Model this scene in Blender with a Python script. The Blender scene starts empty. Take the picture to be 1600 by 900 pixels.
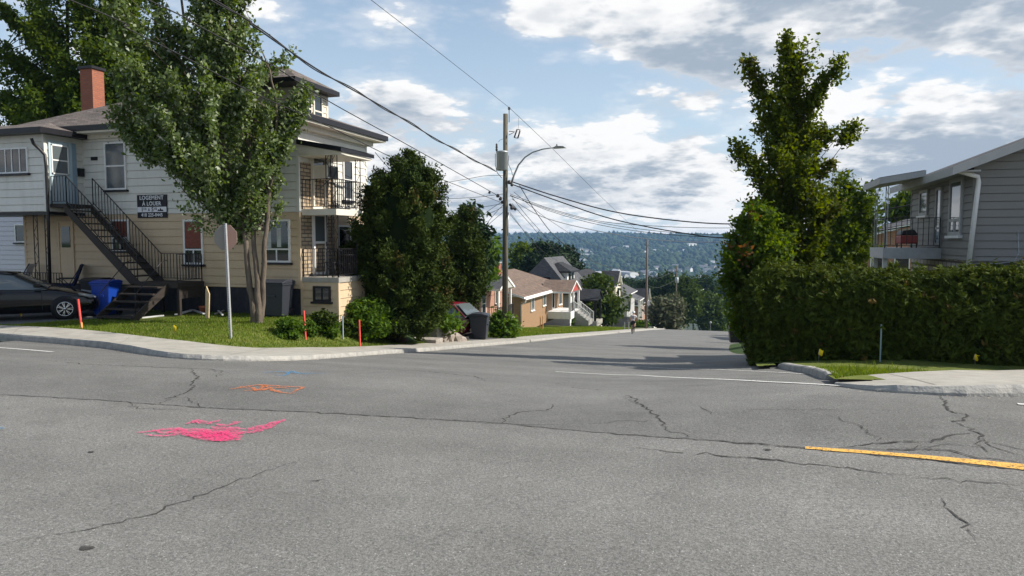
import bpy, bmesh, math, random
import numpy as np
from mathutils import Vector, Matrix
SC = bpy.context.scene
COL = SC.collection
R_ = math.radians
# ------------------------------------------------------------------ camera
ALPHA = R_(17.5); BETA = math.atan(75/1110); FPX = 1110.0; CZ = 1.6
cam_d = bpy.data.cameras.new('camera'); cam = bpy.data.objects.new('camera', cam_d); COL.objects.link(cam)
cam_d.sensor_width = 36; cam_d.lens = FPX/1600*36; cam_d.clip_end = 20000; cam_d.clip_start = .05
cam.location = (0, 0, CZ); cam.rotation_euler = (math.pi/2-BETA, 0, ALPHA); SC.camera = cam
# ------------------------------------------------------------------ sun and sky
SUN_AZ = Vector((2.7, .75)).normalized(); SUN_EL = R_(39)
SD = Vector((SUN_AZ.x*math.cos(SUN_EL), SUN_AZ.y*math.cos(SUN_EL), math.sin(SUN_EL)))
sl = bpy.data.lights.new('sun', 'SUN'); sl.energy = 4.6; sl.angle = R_(.55); sl.color = (1, .93, .82)
so = bpy.data.objects.new('sun', sl); COL.objects.link(so); so.location = (40, 20, 60)
so.rotation_euler = SD.to_track_quat('Z', 'Y').to_euler()
SC.view_settings.view_transform = 'Standard'; SC.view_settings.look = 'None'
SC.view_settings.gamma = 1; SC.view_settings.use_curve_mapping = False
SC.view_settings.exposure = 0.58
SKY_STRENGTH = .075
SC.cycles.max_bounces = 6; SC.cycles.diffuse_bounces = 3; SC.cycles.glossy_bounces = 2; SC.cycles.transmission_bounces = 4
SC.cycles.transparent_max_bounces = 8; SC.cycles.caustics_reflective = False; SC.cycles.caustics_refractive = False
W = bpy.data.worlds.new("World"); SC.world = W; W.use_nodes = True; W.cycles.sampling_method = 'MANUAL'; W.cycles.sample_map_resolution = 128
def build_world():
    nt = W.node_tree; N = nt.nodes; L = nt.links; N.clear()
    def nd(t, **k):
        n = N.new(t)
        for a, b in k.items(): setattr(n, a, b)
        return n
    def math_(op, a, b=None, c=None):
        n = nd('ShaderNodeMath', operation=op)
        for i, q in enumerate((a, b, c)):
            if q is None: continue
            if isinstance(q, (int, float)): n.inputs[i].default_value = q
            else: L.new(q, n.inputs[i])
        return n.outputs[0]
    def vm(op, a, b=None):
        n = nd('ShaderNodeVectorMath', operation=op)
        for i, q in enumerate((a, b)):
            if q is None: continue
            if isinstance(q, (tuple, list)): n.inputs[i].default_value = q
            elif isinstance(q, (int, float)): n.inputs[3].default_value = q
            else: L.new(q, n.inputs[i])
        return n
    def mr(v, a, b, c=0, d=1, smooth=True):
        n = nd('ShaderNodeMapRange'); n.interpolation_type = 'SMOOTHSTEP' if smooth else 'LINEAR'
        L.new(v, n.inputs[0])
        for i, q in zip((1, 2, 3, 4), (a, b, c, d)): n.inputs[i].default_value = q
        return n.outputs[0]
    def mix(f, a, b):
        n = nd('ShaderNodeMix', data_type='RGBA')
        if isinstance(f, (int, float)): n.inputs[0].default_value = f
        else: L.new(f, n.inputs[0])
        for i, q in ((6, a), (7, b)):
            if isinstance(q, tuple): n.inputs[i].default_value = (*q, 1)
            else: L.new(q, n.inputs[i])
        return n.outputs[2]
    sky = nd('ShaderNodeTexSky', sky_type='NISHITA', sun_disc=False)
    sky.sun_elevation = SUN_EL; sky.sun_rotation = math.atan2(SUN_AZ.x, SUN_AZ.y)
    sky.air_density = 1.0; sky.dust_density = 1.2; sky.ozone_density = 1.6; sky.altitude = 300
    tc = nd('ShaderNodeTexCoord')
    D = vm('NORMALIZE', tc.outputs['Generated']).outputs[0]
    sp = nd('ShaderNodeSeparateXYZ'); L.new(D, sp.inputs[0])
    z = math_('MAXIMUM', sp.outputs[2], 0.0)
    den = math_('ADD', z, .24)
    px = math_('DIVIDE', sp.outputs[0], den); py = math_('DIVIDE', sp.outputs[1], den)
    cb = nd('ShaderNodeCombineXYZ'); L.new(px, cb.inputs[0]); L.new(py, cb.inputs[1])
    L.new(math_('MULTIPLY', z, CL_ZS), cb.inputs[2])
    P = vm('ADD', cb.outputs[0], CL_OFF).outputs[0]
    def noise(v, s, d, r=.55, dist=0):
        n = nd('ShaderNodeTexNoise'); L.new(v, n.inputs['Vector'])
        n.inputs['Scale'].default_value = s; n.inputs['Detail'].default_value = d
        n.inputs['Roughness'].default_value = r; n.inputs['Distortion'].default_value = dist
        return n.outputs['Fac']
    def dens(v):
        a = noise(v, 1.15, 12, .58, .25); b = noise(v, .55, 2, .5)
        c = nd('ShaderNodeTexVoronoi', feature='SMOOTH_F1'); L.new(v, c.inputs['Vector'])
        c.inputs['Scale'].default_value = 3.6; c.inputs['Smoothness'].default_value = .35
        c.inputs['Detail'].default_value = 3.5; c.inputs['Roughness'].default_value = .6; c.inputs['Lacunarity'].default_value = 2.2
        e = math_('MULTIPLY_ADD', c.outputs['Distance'], -.20, .12)
        return math_('ADD', math_('ADD', a, math_('MULTIPLY', math_('SUBTRACT', b, .42), .55)), e)
    # more cloud towards the right of the view and near the horizon
    bias = None
    for (lx, ly, w_, amt) in LOBES:
        r_ = Vector((-math.sin(ALPHA)*math.cos(BETA), math.cos(ALPHA)*math.cos(BETA), -math.sin(BETA)))*FPX + Vector((math.cos(ALPHA), math.sin(ALPHA), 0))*(lx-800) + Vector((-math.sin(ALPHA)*math.sin(BETA), math.cos(ALPHA)*math.sin(BETA), math.cos(BETA)))*(450-ly)
        q = mr(vm('DISTANCE', D, tuple(r_.normalized())).outputs['Value'], 0, w_, amt, 0)
        bias = q if bias is None else math_('ADD', bias, q)
    hz = mr(z, 0.0, .28, .05, 0)
    bias = math_('ADD', bias, hz)
    d0 = math_('ADD', dens(P), bias)
    Ps = vm('ADD', P, (SUN_AZ.x*.10, SUN_AZ.y*.10, .10*CL_ZS*.3)).outputs[0]
    d1 = math_('ADD', dens(Ps), bias)
    cover = mr(d0, .47, .535)
    soft = mr(d0, .36, .56, 0, .45)
    cov = math_('MAXIMUM', cover, soft)
    lit = mr(math_('SUBTRACT', d0, d1), -.10, .12)
    thick = mr(d0, .50, .74, 1, 0)
    bright = math_('MULTIPLY_ADD', lit, .55, math_('MULTIPLY', thick, .45))
    ccol = mix(mr(bright, .18, .80), CL_DARK, CL_LIGHT)
    skyc = sky.outputs[0]
    hsv = nd('ShaderNodeHueSaturation'); hsv.inputs['Saturation'].default_value = SKY_SAT; hsv.inputs['Value'].default_value = SKY_VAL; L.new(skyc, hsv.inputs['Color'])
    base = mix(mr(z, 0, .42, .85, .25), hsv.outputs[0], SKY_PALE)
    out = mix(cov, base, ccol)
    bg = nd('ShaderNodeBackground'); bg.inputs[1].default_value = SKY_STRENGTH; L.new(out, bg.inputs[0])
    w = nd('ShaderNodeOutputWorld'); L.new(bg.outputs[0], w.inputs[0])
CL_ZS = 2.6; CL_OFF = (3.1, 7.7, 1.3)
CL_DARK = (3.5, 4.2, 5.1); CL_LIGHT = (8.9, 8.9, 8.9)
SKY_SAT = 1.0; SKY_VAL = 1.35; SKY_PALE = (5.4, 6.7, 7.8)
LOBES = [(1450, 60, .46, .20), (1100, 100, .25, .09), (1000, 240, .30, .05), (640, 185, .18, .22), (610, 40, .08, .10), (430, 10, .09, .10), (840, 0, .12, .07),
         (730, 110, .15, -.15), (500, 70, .12, -.08), (900, 110, .10, -.12), (1050, 190, .14, .11), (900, 220, .1, .05), (1180, 30, .12, .08), (1000, 270, .12, .06), (1450, 250, .15, .07), (860, 130, .09, -.08)]
build_world()
# ------------------------------------------------------------------ geometry helpers
Rv = np.array([math.cos(ALPHA), math.sin(ALPHA), 0])
Fv = np.array([-math.sin(ALPHA)*math.cos(BETA), math.cos(ALPHA)*math.cos(BETA), -math.sin(BETA)])
Uv = np.array([-math.sin(ALPHA)*math.sin(BETA), math.cos(ALPHA)*math.sin(BETA), math.cos(BETA)])
Fh = np.array([-math.sin(ALPHA), math.cos(ALPHA), 0])
CAM = np.array([0, 0, CZ])
def ray(px, py):
    return Fv*FPX + Rv*(px-800) + Uv*(450-py)
def on_v(px, py, v): r = ray(px, py); return CAM + r*(v/r[1])
def on_u(px, py, u): r = ray(px, py); return CAM + r*(u/r[0])
def on_d(px, py, d): r = ray(px, py); return CAM + r*(d/np.dot(r, Fh))
HV = [-80, 0, 6, 10, 13, 15, 20, 30, 40, 50, 60, 80, 100, 120, 150, 200, 300, 500, 800, 1200, 1500]
HH = [1.4, 1.6, 1.84, 2.12, 2.53, 2.79, 3.42, 4.56, 5.62, 6.75, 7.85, 10.05, 12.35, 15.2, 20.5, 29, 44, 63, 82, 98, 100]
_tv = np.arange(-80, 1500, .5); _th = np.interp(_tv, HV, HH)
_k = np.ones(7)/7; _th = np.concatenate([_th[:3], np.convolve(_th, _k, 'valid'), _th[-3:]])
def sst(a, b, x): t = np.clip((x-a)/(b-a), 0, 1); return t*t*(3-2*t)
def G(u, v):
    z = CZ - np.interp(v, _tv, _th) + .27*sst(-2.5, 2, u)*sst(3, 9, v)*(1-sst(20, 34, v))
    t = sst(10.8, 12.6, -u)*sst(12, 14, v)*(1-sst(21.0, 26.5, v))
    z = z*(1-t) + (-.87)*t
    t = sst(.6, 3.5, u)*sst(14, 17, v)*(1-sst(30, 55, v))
    return z*(1-t) + (-.95)*t
def gp(px, py, lift=0.0):
    r = ray(px, py); r = r/np.dot(r, Fh)
    d = 2.0; 
    while d < 400:
        p = CAM + r*d
        if p[2] < G(p[0], p[1])+lift: break
        d += .25
    a, b = d-.25, d
    for _ in range(30):
        m = (a+b)/2; p = CAM+r*m
        if p[2] < G(p[0], p[1])+lift: b = m
        else: a = m
    p = CAM+r*b; return np.array([p[0], p[1], G(p[0], p[1])+lift])
def gpd(px, d, lift=0.0):                       # ground point straight below pixel column px at depth d
    p = CAM + (Fh + Rv*(px-800)/FPX)*d
    return np.array([p[0], p[1], float(G(p[0], p[1]))+lift])
def px2m(d): return d/FPX

class MB:
    def __init__(s): s.v = []; s.f = []; s.m = []; s.sm = []
    def add(s, vs, fs, m=0, sm=False):
        o = len(s.v); s.v += [tuple(map(float, p)) for p in vs]
        s.f += [tuple(o+i for i in f) for f in fs]; s.m += [m]*len(fs); s.sm += [sm]*len(fs); return s
    def box(s, x0, x1, y0, y1, z0, z1, m=0):
        vs = [(x, y, z) for z in (z0, z1) for x, y in ((x0, y0), (x1, y0), (x1, y1), (x0, y1))]
        return s.add(vs, [(0, 3, 2, 1), (4, 5, 6, 7), (0, 1, 5, 4), (1, 2, 6, 5), (2, 3, 7, 6), (3, 0, 4, 7)], m)
    def bar(s, a, b, w, h=None, m=0, up=(0, 0, 1)):
        a = Vector(a); b = Vector(b); d = (b-a).normalized(); upv = Vector(up)
        if abs(d.dot(upv)) > .98: upv = Vector((1, 0, 0))
        x = d.cross(upv).normalized(); y = x.cross(d); h = h or w
        vs = [p + x*i*w/2 + y*j*h/2 for p in (a, b) for i, j in ((-1, -1), (1, -1), (1, 1), (-1, 1))]
        return s.add(vs, [(0, 3, 2, 1), (4, 5, 6, 7), (0, 1, 5, 4), (1, 2, 6, 5), (2, 3, 7, 6), (3, 0, 4, 7)], m)
    def tube(s, path, rad, n=6, m=0, sm=True, cap=True):
        P = [Vector(p) for p in path]
        if isinstance(rad, (int, float)): rad = [rad]*len(P)
        vs = []; ref = Vector((0, 0, 1))
        for i, p in enumerate(P):
            t = (P[min(i+1, len(P)-1)]-P[max(i-1, 0)]).normalized()
            if i == 0:
                if abs(t.z) > .9: ref = Vector((1, 0, 0))
                x = t.cross(ref).normalized()
            else:
                x = (x - t*x.dot(t))
                x = x.normalized() if x.length > 1e-6 else t.orthogonal().normalized()
            y = t.cross(x)
            for k in range(n):
                a = 2*math.pi*k/n; vs.append(p + (x*math.cos(a)+y*math.sin(a))*rad[i])
        fs = []
        for i in range(len(P)-1):
            for k in range(n):
                fs.append((i*n+k, i*n+(k+1) % n, (i+1)*n+(k+1) % n, (i+1)*n+k))
        s.add(vs, fs, m, sm)
        if cap:
            o = len(s.v)-len(vs)
            s.f.append(tuple(o+k for k in range(n))[::-1]); s.m.append(m); s.sm.append(False)
            o2 = o+(len(P)-1)*n
            s.f.append(tuple(o2+k for k in range(n))); s.m.append(m); s.sm.append(False)
        return s
    def lathe(s, c, prof, n=16, m=0, axis='z', sm=True):
        vs = []
        for r, h in prof:
            for k in range(n):
                a = 2*math.pi*k/n; q = (r*math.cos(a), r*math.sin(a), h)
                if axis == 'x': q = (q[2], q[0], q[1])
                if axis == 'y': q = (q[0], q[2], q[1])
                vs.append((c[0]+q[0], c[1]+q[1], c[2]+q[2]))
        fs = [(i*n+k, i*n+(k+1) % n, (i+1)*n+(k+1) % n, (i+1)*n+k) for i in range(len(prof)-1) for k in range(n)]
        fs.append(tuple(range(n))[::-1]); fs.append(tuple((len(prof)-1)*n+k for k in range(n)))
        return s.add(vs, fs, m, sm)
    def prism(s, poly, ext, m=0):                   # planar polygon (3-D points) extruded by vector
        n = len(poly); e = Vector(ext); P = [Vector(p) for p in poly]
        vs = P + [p+e for p in P]
        fs = [tuple(range(n))[::-1], tuple(range(n, 2*n))] + [(i, (i+1) % n, n+(i+1) % n, n+i) for i in range(n)]
        return s.add(vs, fs, m)
    def build(s, name, mats, parent=None, bevel=0, subsurf=0, recalc=False):
        me = bpy.data.meshes.new(name)
        loc = Vector((0, 0, 0))
        if parent is not None:
            q = parent
            while q is not None: loc += q.location; q = q.parent
        vs = [(x-loc.x, y-loc.y, z-loc.z) for x, y, z in s.v]
        me.from_pydata(vs, [], s.f)
        if not isinstance(mats, (list, tuple)): mats = [mats]
        for m_ in mats: me.materials.append(m_)
        me.polygons.foreach_set('material_index', s.m); me.polygons.foreach_set('use_smooth', s.sm)
        if recalc or True:
            bm = bmesh.new(); bm.from_mesh(me); bmesh.ops.recalc_face_normals(bm, faces=bm.faces); bm.to_mesh(me); bm.free()
        me.update()
        o = bpy.data.objects.new(name, me); COL.objects.link(o)
        if parent is not None: o.parent = parent
        if bevel:
            b = o.modifiers.new('b', 'BEVEL'); b.width = bevel; b.segments = 2; b.limit_method = 'ANGLE'
        if subsurf:
            b = o.modifiers.new('s', 'SUBSURF'); b.levels = b.render_levels = subsurf
        return o
def tag(o, label, cat, group=None):
    o['label'] = label; o['category'] = cat
    if group: o['group'] = group
    return o
def kind(o, k): o['kind'] = k; return o
def empty(name, loc, label=None, cat=None, group=None, rz=0):
    o = bpy.data.objects.new(name, None); COL.objects.link(o); o.location = tuple(map(float, loc)); o.rotation_euler = (0, 0, rz)
    o.empty_display_size = .3
    if label: tag(o, label, cat, group)
    return o
def kids(o): return [c for c in ALLKIDS(o)]
def ALLKIDS(o): return list(o.children)
def copy_tree(o, loc=None, rz=None, label=None, parent=None, scale=None):
    c = o.copy(); COL.objects.link(c)
    if parent is not None: c.parent = parent
    if loc is not None: c.location = tuple(map(float, loc))
    if rz is not None: c.rotation_euler = (0, 0, rz)
    if scale is not None: c.scale = (scale,)*3 if isinstance(scale, (int, float)) else scale
    if label: c['label'] = label
    for ch in list(o.children): copy_tree(ch, parent=c)
    return c
# ------------------------------------------------------------------ materials
def new_mat(name):
    m = bpy.data.materials.new(name); m.use_nodes = True; return m
def pbr(name, col, rough=.7, metal=0, noise=0, nscale=8, bump=0, bscale=40, spec=.3, col2=None, detail=6, stretch=None):
    m = new_mat(name); nt = m.node_tree; N = nt.nodes; L = nt.links; b = N['Principled BSDF']
    b.inputs['Base Color'].default_value = (*col, 1); b.inputs['Roughness'].default_value = rough
    b.inputs['Metallic'].default_value = metal; b.inputs['Specular IOR Level'].default_value = spec
    geo = N.new('ShaderNodeNewGeometry'); vec = geo.outputs['Position']
    if stretch:
        mp = N.new('ShaderNodeMapping'); mp.inputs['Scale'].default_value = stretch; L.new(vec, mp.inputs[0]); vec = mp.outputs[0]
    if noise or col2:
        n = N.new('ShaderNodeTexNoise'); n.inputs['Scale'].default_value = nscale; n.inputs['Detail'].default_value = detail
        n.inputs['Roughness'].default_value = .65; L.new(vec, n.inputs['Vector'])
        r = N.new('ShaderNodeMapRange'); r.inputs[1].default_value = .3; r.inputs[2].default_value = .7; L.new(n.outputs[0], r.inputs[0])
        mx = N.new('ShaderNodeMix'); mx.data_type = 'RGBA'; L.new(r.outputs[0], mx.inputs[0])
        c2 = col2 if col2 else tuple(c*(1+noise) for c in col); c1 = col if col2 else tuple(c*(1-noise) for c in col)
        mx.inputs[6].default_value = (*c1, 1); mx.inputs[7].default_value = (*c2, 1); L.new(mx.outputs[2], b.inputs['Base Color'])
    if bump:
        n = N.new('ShaderNodeTexNoise'); n.inputs['Scale'].default_value = bscale; n.inputs['Detail'].default_value = 5; L.new(vec, n.inputs['Vector'])
        bp = N.new('ShaderNodeBump'); bp.inputs['Strength'].default_value = bump; bp.inputs['Distance'].default_value = .02
        L.new(n.outputs[0], bp.inputs['Height']); L.new(bp.outputs[0], b.inputs['Normal'])
    return m
def leaf_mat(name, c1, c2, c3=None, trans=.35, under=None, rough=.5):
    m = new_mat(name); nt = m.node_tree; N = nt.nodes; L = nt.links; N.clear()
    at = N.new('ShaderNodeAttribute'); at.attribute_name = 'var'
    cr = N.new('ShaderNodeValToRGB'); cr.color_ramp.elements[0].color = (*c1, 1); cr.color_ramp.elements[1].color = (*c2, 1)
    if c3:
        cr.color_ramp.elements[1].position = .86; e = cr.color_ramp.elements.new(.93); e.color = (*c3, 1)
    L.new(at.outputs['Fac'], cr.inputs[0]); col = cr.outputs[0]
    if under:
        g = N.new('ShaderNodeNewGeometry'); mx = N.new('ShaderNodeMix'); mx.data_type = 'RGBA'
        L.new(g.outputs['Backfacing'], mx.inputs[0]); L.new(col, mx.inputs[6]); mx.inputs[7].default_value = (*under, 1); col = mx.outputs[2]
    p = N.new('ShaderNodeBsdfPrincipled'); L.new(col, p.inputs['Base Color']); p.inputs['Roughness'].default_value = rough
    p.inputs['Specular IOR Level'].default_value = .35 if rough < .5 else .12
    t = N.new('ShaderNodeBsdfTranslucent'); hs = N.new('ShaderNodeHueSaturation'); hs.inputs['Saturation'].default_value = 1.25; hs.inputs['Value'].default_value = 1.35
    hs.inputs['Hue'].default_value = .485
    L.new(col, hs.inputs['Color']); L.new(hs.outputs[0], t.inputs[0])
    mx = N.new('ShaderNodeMixShader'); mx.inputs[0].default_value = trans; L.new(p.outputs[0], mx.inputs[1]); L.new(t.outputs[0], mx.inputs[2])
    o = N.new('ShaderNodeOutputMaterial'); L.new(mx.outputs[0], o.inputs[0]); return m
def brick_mat(name, c1, c2, mortar, bw=.21, rh=.075, ms=.012):
    m = new_mat(name); nt = m.node_tree; N = nt.nodes; L = nt.links; b = N['Principled BSDF']; b.inputs['Roughness'].default_value = .85
    g = N.new('ShaderNodeNewGeometry'); s = N.new('ShaderNodeSeparateXYZ'); L.new(g.outputs['Position'], s.inputs[0])
    a = N.new('ShaderNodeMath'); L.new(s.outputs[0], a.inputs[0]); L.new(s.outputs[1], a.inputs[1])
    c = N.new('ShaderNodeCombineXYZ'); L.new(a.outputs[0], c.inputs[0]); L.new(s.outputs[2], c.inputs[1])
    t = N.new('ShaderNodeTexBrick'); L.new(c.outputs[0], t.inputs['Vector'])
    t.inputs['Color1'].default_value = (*c1, 1); t.inputs['Color2'].default_value = (*c2, 1); t.inputs['Mortar'].default_value = (*mortar, 1)
    t.inputs['Scale'].default_value = 1; t.inputs['Brick Width'].default_value = bw; t.inputs['Row Height'].default_value = rh; t.inputs['Mortar Size'].default_value = ms
    L.new(t.outputs[0], b.inputs['Base Color'])
    bp = N.new('ShaderNodeBump'); bp.invert = True; bp.inputs['Strength'].default_value = .6; bp.inputs['Distance'].default_value = .01
    L.new(t.outputs['Fac'], bp.inputs['Height']); L.new(bp.outputs[0], b.inputs['Normal']); return m
def shingle_mat(name, c1, c2):
    m = new_mat(name); nt = m.node_tree; N = nt.nodes; L = nt.links; b = N['Principled BSDF']; b.inputs['Roughness'].default_value = .9
    b.inputs['Specular IOR Level'].default_value = .15
    g = N.new('ShaderNodeNewGeometry'); s = N.new('ShaderNodeSeparateXYZ'); L.new(g.outputs['Position'], s.inputs[0])
    a = N.new('ShaderNodeMath'); L.new(s.outputs[0], a.inputs[0]); L.new(s.outputs[1], a.inputs[1])
    c = N.new('ShaderNodeCombineXYZ'); L.new(a.outputs[0], c.inputs[0]); L.new(s.outputs[2], c.inputs[1])
    t = N.new('ShaderNodeTexBrick'); L.new(c.outputs[0], t.inputs['Vector'])
    t.inputs['Color1'].default_value = (*c1, 1); t.inputs['Color2'].default_value = (*c2, 1); t.inputs['Mortar'].default_value = (*[x*.55 for x in c1], 1)
    t.inputs['Scale'].default_value = 1; t.inputs['Brick Width'].default_value = .3; t.inputs['Row Height'].default_value = .085; t.inputs['Mortar Size'].default_value = .007
    n = N.new('ShaderNodeTexNoise'); n.inputs['Scale'].default_value = 2.2; n.inputs['Detail'].default_value = 8; L.new(g.outputs['Position'], n.inputs[0])
    r = N.new('ShaderNodeMapRange'); r.inputs[3].default_value = .65; r.inputs[4].default_value = 1.35; L.new(n.outputs[0], r.inputs[0])
    mx = N.new('ShaderNodeMix'); mx.data_type = 'RGBA'; mx.blend_type = 'MULTIPLY'; mx.inputs[0].default_value = 1
    L.new(t.outputs[0], mx.inputs[6]); L.new(r.outputs[0], mx.inputs[7]); L.new(mx.outputs[2], b.inputs['Base Color']); return m
def grime(m, amt=.22, col=(.16, .15, .12)):
    nt = m.node_tree; N = nt.nodes; L = nt.links; b = N['Principled BSDF']; ip = b.inputs['Base Color']
    g = N.new('ShaderNodeNewGeometry'); mp = N.new('ShaderNodeMapping'); mp.inputs['Scale'].default_value = (2.2, 2.2, .35); L.new(g.outputs['Position'], mp.inputs[0])
    n = N.new('ShaderNodeTexNoise'); n.inputs['Scale'].default_value = 1.6; n.inputs['Detail'].default_value = 9; n.inputs['Roughness'].default_value = .7; L.new(mp.outputs[0], n.inputs[0])
    r = N.new('ShaderNodeMapRange'); r.inputs[1].default_value = .48; r.inputs[2].default_value = .78; r.inputs[4].default_value = amt; L.new(n.outputs[0], r.inputs[0])
    mx = N.new('ShaderNodeMix'); mx.data_type = 'RGBA'; L.new(r.outputs[0], mx.inputs[0])
    if ip.links: L.new(ip.links[0].from_socket, mx.inputs[6])
    else: mx.inputs[6].default_value = ip.default_value
    mx.inputs[7].default_value = (*col, 1); L.new(mx.outputs[2], ip)
M = {}
M['concrete'] = pbr('concrete', (.27, .255, .225), .9, noise=.16, nscale=2.2, bump=.35, bscale=60, col2=(.40, .38, .34), detail=12)
M['kerb'] = pbr('kerb', (.22, .22, .215), .9, noise=.3, nscale=5, bump=.9, bscale=18, col2=(.40, .385, .35), detail=10)
M['white_siding'] = pbr('white_siding', (.66, .65, .60), .55, noise=.05, nscale=1.2)
M['cream_siding'] = pbr('cream_siding', (.62, .57, .47), .55, noise=.04, nscale=1.2)
M['tan_siding'] = pbr('tan_siding', (.56, .43, .285), .6, noise=.06, nscale=1.3)
M['grey_siding'] = pbr('grey_siding', (.205, .20, .19), .6, noise=.05, nscale=1.2)
M['lilac_siding'] = pbr('lilac_siding', (.60, .60, .68), .6)
M['lightgrey_siding'] = pbr('lightgrey_siding', (.40, .40, .395), .6)
M['white_paint'] = pbr('white_paint', (.78, .78, .77), .5, noise=.04)
M['cream_paint'] = pbr('cream_paint', (.66, .62, .54), .55)
M['black_trim'] = pbr('black_trim', (.012, .012, .016), .4)
M['black_metal'] = pbr('black_metal', (.013, .012, .014), .45, spec=.4)
M['dark_wood'] = pbr('dark_wood', (.035, .028, .024), .7, noise=.3, nscale=6, stretch=(1, 1, 8))
M['grey_metal'] = pbr('grey_metal', (.34, .36, .37), .45, metal=.4)
M['galv'] = pbr('galv', (.42, .43, .44), .5, metal=.5, noise=.1)
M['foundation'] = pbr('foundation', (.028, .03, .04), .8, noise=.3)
M['grey_conc'] = pbr('grey_conc', (.26, .255, .24), .9, noise=.2)
M['slate_blue'] = pbr('slate_blue', (.24, .33, .42), .5)
M['pale_blue'] = pbr('pale_blue', (.42, .52, .58), .5)
M['roof_brown'] = shingle_mat('roof_brown', (.115, .098, .09), (.175, .15, .138))
M['roof_tan'] = shingle_mat('roof_tan', (.15, .11, .088), (.205, .15, .12))
M['roof_black'] = shingle_mat('roof_black', (.028, .030, .034), (.050, .052, .058))
M['roof_grey'] = shingle_mat('roof_grey', (.075, .078, .085), (.11, .112, .12))
M['brick_red'] = brick_mat('brick_red', (.34, .105, .05), (.26, .075, .04), (.20, .10, .07))
M['brick_orange'] = brick_mat('brick_orange', (.34, .185, .085), (.26, .135, .062), (.25, .19, .13))
M['brick_rose'] = brick_mat('brick_rose', (.40, .19, .12), (.31, .13, .085), (.34, .25, .2))
M['stone'] = brick_mat('stone', (.44, .35, .24), (.27, .20, .13), (.10, .085, .07), .34, .12, .018)
M['rubble'] = brick_mat('rubble', (.34, .32, .29), (.20, .185, .165), (.07, .065, .06), .42, .17, .03)
M['red_paint'] = pbr('red_paint', (.38, .07, .06), .5)
M['curtain_red'] = pbr('curtain_red', (.20, .065, .045), .8, noise=.3, nscale=14)
M['curtain_white'] = pbr('curtain_white', (.5, .52, .52), .8, noise=.2, nscale=10)
M['glass'] = pbr('glass', (.012, .015, .018), .04, spec=1.0)
M['glass_grey'] = pbr('glass_grey', (.10, .12, .13), .06, spec=1.0)
M['glass_screen'] = pbr('glass_screen', (.085, .10, .115), .15, spec=.7, noise=.3, nscale=3)
M['bark'] = pbr('bark', (.075, .058, .045), .95, noise=.4, nscale=9, bump=1, bscale=26, stretch=(1, 1, .25), col2=(.17, .14, .11))
M['bark_dark'] = pbr('bark_dark', (.05, .04, .032), .95, noise=.4, nscale=12, bump=.8)
M['pole_wood'] = pbr('pole_wood', (.075, .068, .05), .9, noise=.3, nscale=10, bump=.6, stretch=(1, 1, .08), col2=(.165, .15, .115))
M['pole_brown'] = pbr('pole_brown', (.13, .10, .08), .9, noise=.3, nscale=10, stretch=(1, 1, .08), col2=(.22, .17, .14))
M['blue_plastic'] = pbr('blue_plastic', (.008, .045, .30), .35, spec=.5)
M['black_plastic'] = pbr('black_plastic', (.014, .015, .018), .42, spec=.45)
M['grey_plastic'] = pbr('grey_plastic', (.03, .034, .045), .45, spec=.4)
M['car_black'] = pbr('car_black', (.004, .004, .005), .10, spec=.45)
M['car_red'] = pbr('car_red', (.10, .008, .014), .15, spec=.8)
M['car_glass'] = pbr('car_glass', (.09, .11, .115), .03, spec=1)
M['tyre'] = pbr('tyre', (.012, .012, .013), .8)
M['alloy'] = pbr('alloy', (.55, .56, .58), .25, metal=.9)
M['chrome'] = pbr('chrome', (.7, .7, .7), .12, metal=1)
M['head_lens'] = pbr('head_lens', (.30, .31, .32), .08, spec=1)
M['flag_yellow'] = pbr('flag_yellow', (.85, .60, .01), .6)
M['stake_red'] = pbr('stake_red', (.62, .07, .06), .6, noise=.25, nscale=14)
M['stake_tip'] = pbr('stake_tip', (.62, .30, .10), .6)
M['stake_grey'] = pbr('stake_grey', (.28, .33, .38), .5)
M['stake_teal'] = pbr('stake_teal', (.22, .30, .33), .5, noise=.2, nscale=20)
M['sign_back'] = pbr('sign_back', (.21, .20, .18), .7)
M['sign_red'] = pbr('sign_red', (.27, .17, .14), .7)
M['sign_black'] = pbr('sign_black', (.012, .012, .018), .5)
M['sign_white'] = pbr('sign_white', (.72, .73, .76), .5)
M['wood_grey'] = pbr('wood_grey', (.30, .27, .22), .9, noise=.3, nscale=12)
M['wood_pale'] = pbr('wood_pale', (.50, .38, .23), .85, noise=.2, nscale=12)
M['white_plastic'] = pbr('white_plastic', (.70, .70, .68), .5)
M['terracotta'] = pbr('terracotta', (.42, .14, .07), .8)
M['fabric_blue'] = pbr('fabric_blue', (.02, .03, .10), .9)
M['fabric_white'] = pbr('fabric_white', (.50, .50, .54), .9, noise=.25, nscale=30)
M['rock'] = pbr('rock', (.22, .19, .165), .95, noise=.35, nscale=4, bump=1, bscale=12, col2=(.36, .31, .27))
M['slab'] = pbr('slab', (.30, .27, .24), .95, noise=.3, nscale=6, bump=.7, bscale=20)
M['yellow_line'] = None
M['wire'] = pbr('wire', (.02, .02, .022), .6)
M['wire_grey'] = pbr('wire_grey', (.30, .31, .32), .4, metal=.4)
M['wire_white'] = pbr('wire_white', (.8, .8, .8), .4)
M['insul'] = pbr('insul', (.07, .06, .06), .3)
M['skin'] = pbr('skin', (.45, .26, .18), .6)
M['cloth_white'] = pbr('cloth_white', (.62, .60, .60), .9)
M['cloth_black'] = pbr('cloth_black', (.02, .02, .024), .9)
M['backpack'] = pbr('backpack', (.36, .34, .35), .8)
M['soil'] = pbr('soil', (.07, .055, .04), 1, noise=.3, nscale=6)
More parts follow.
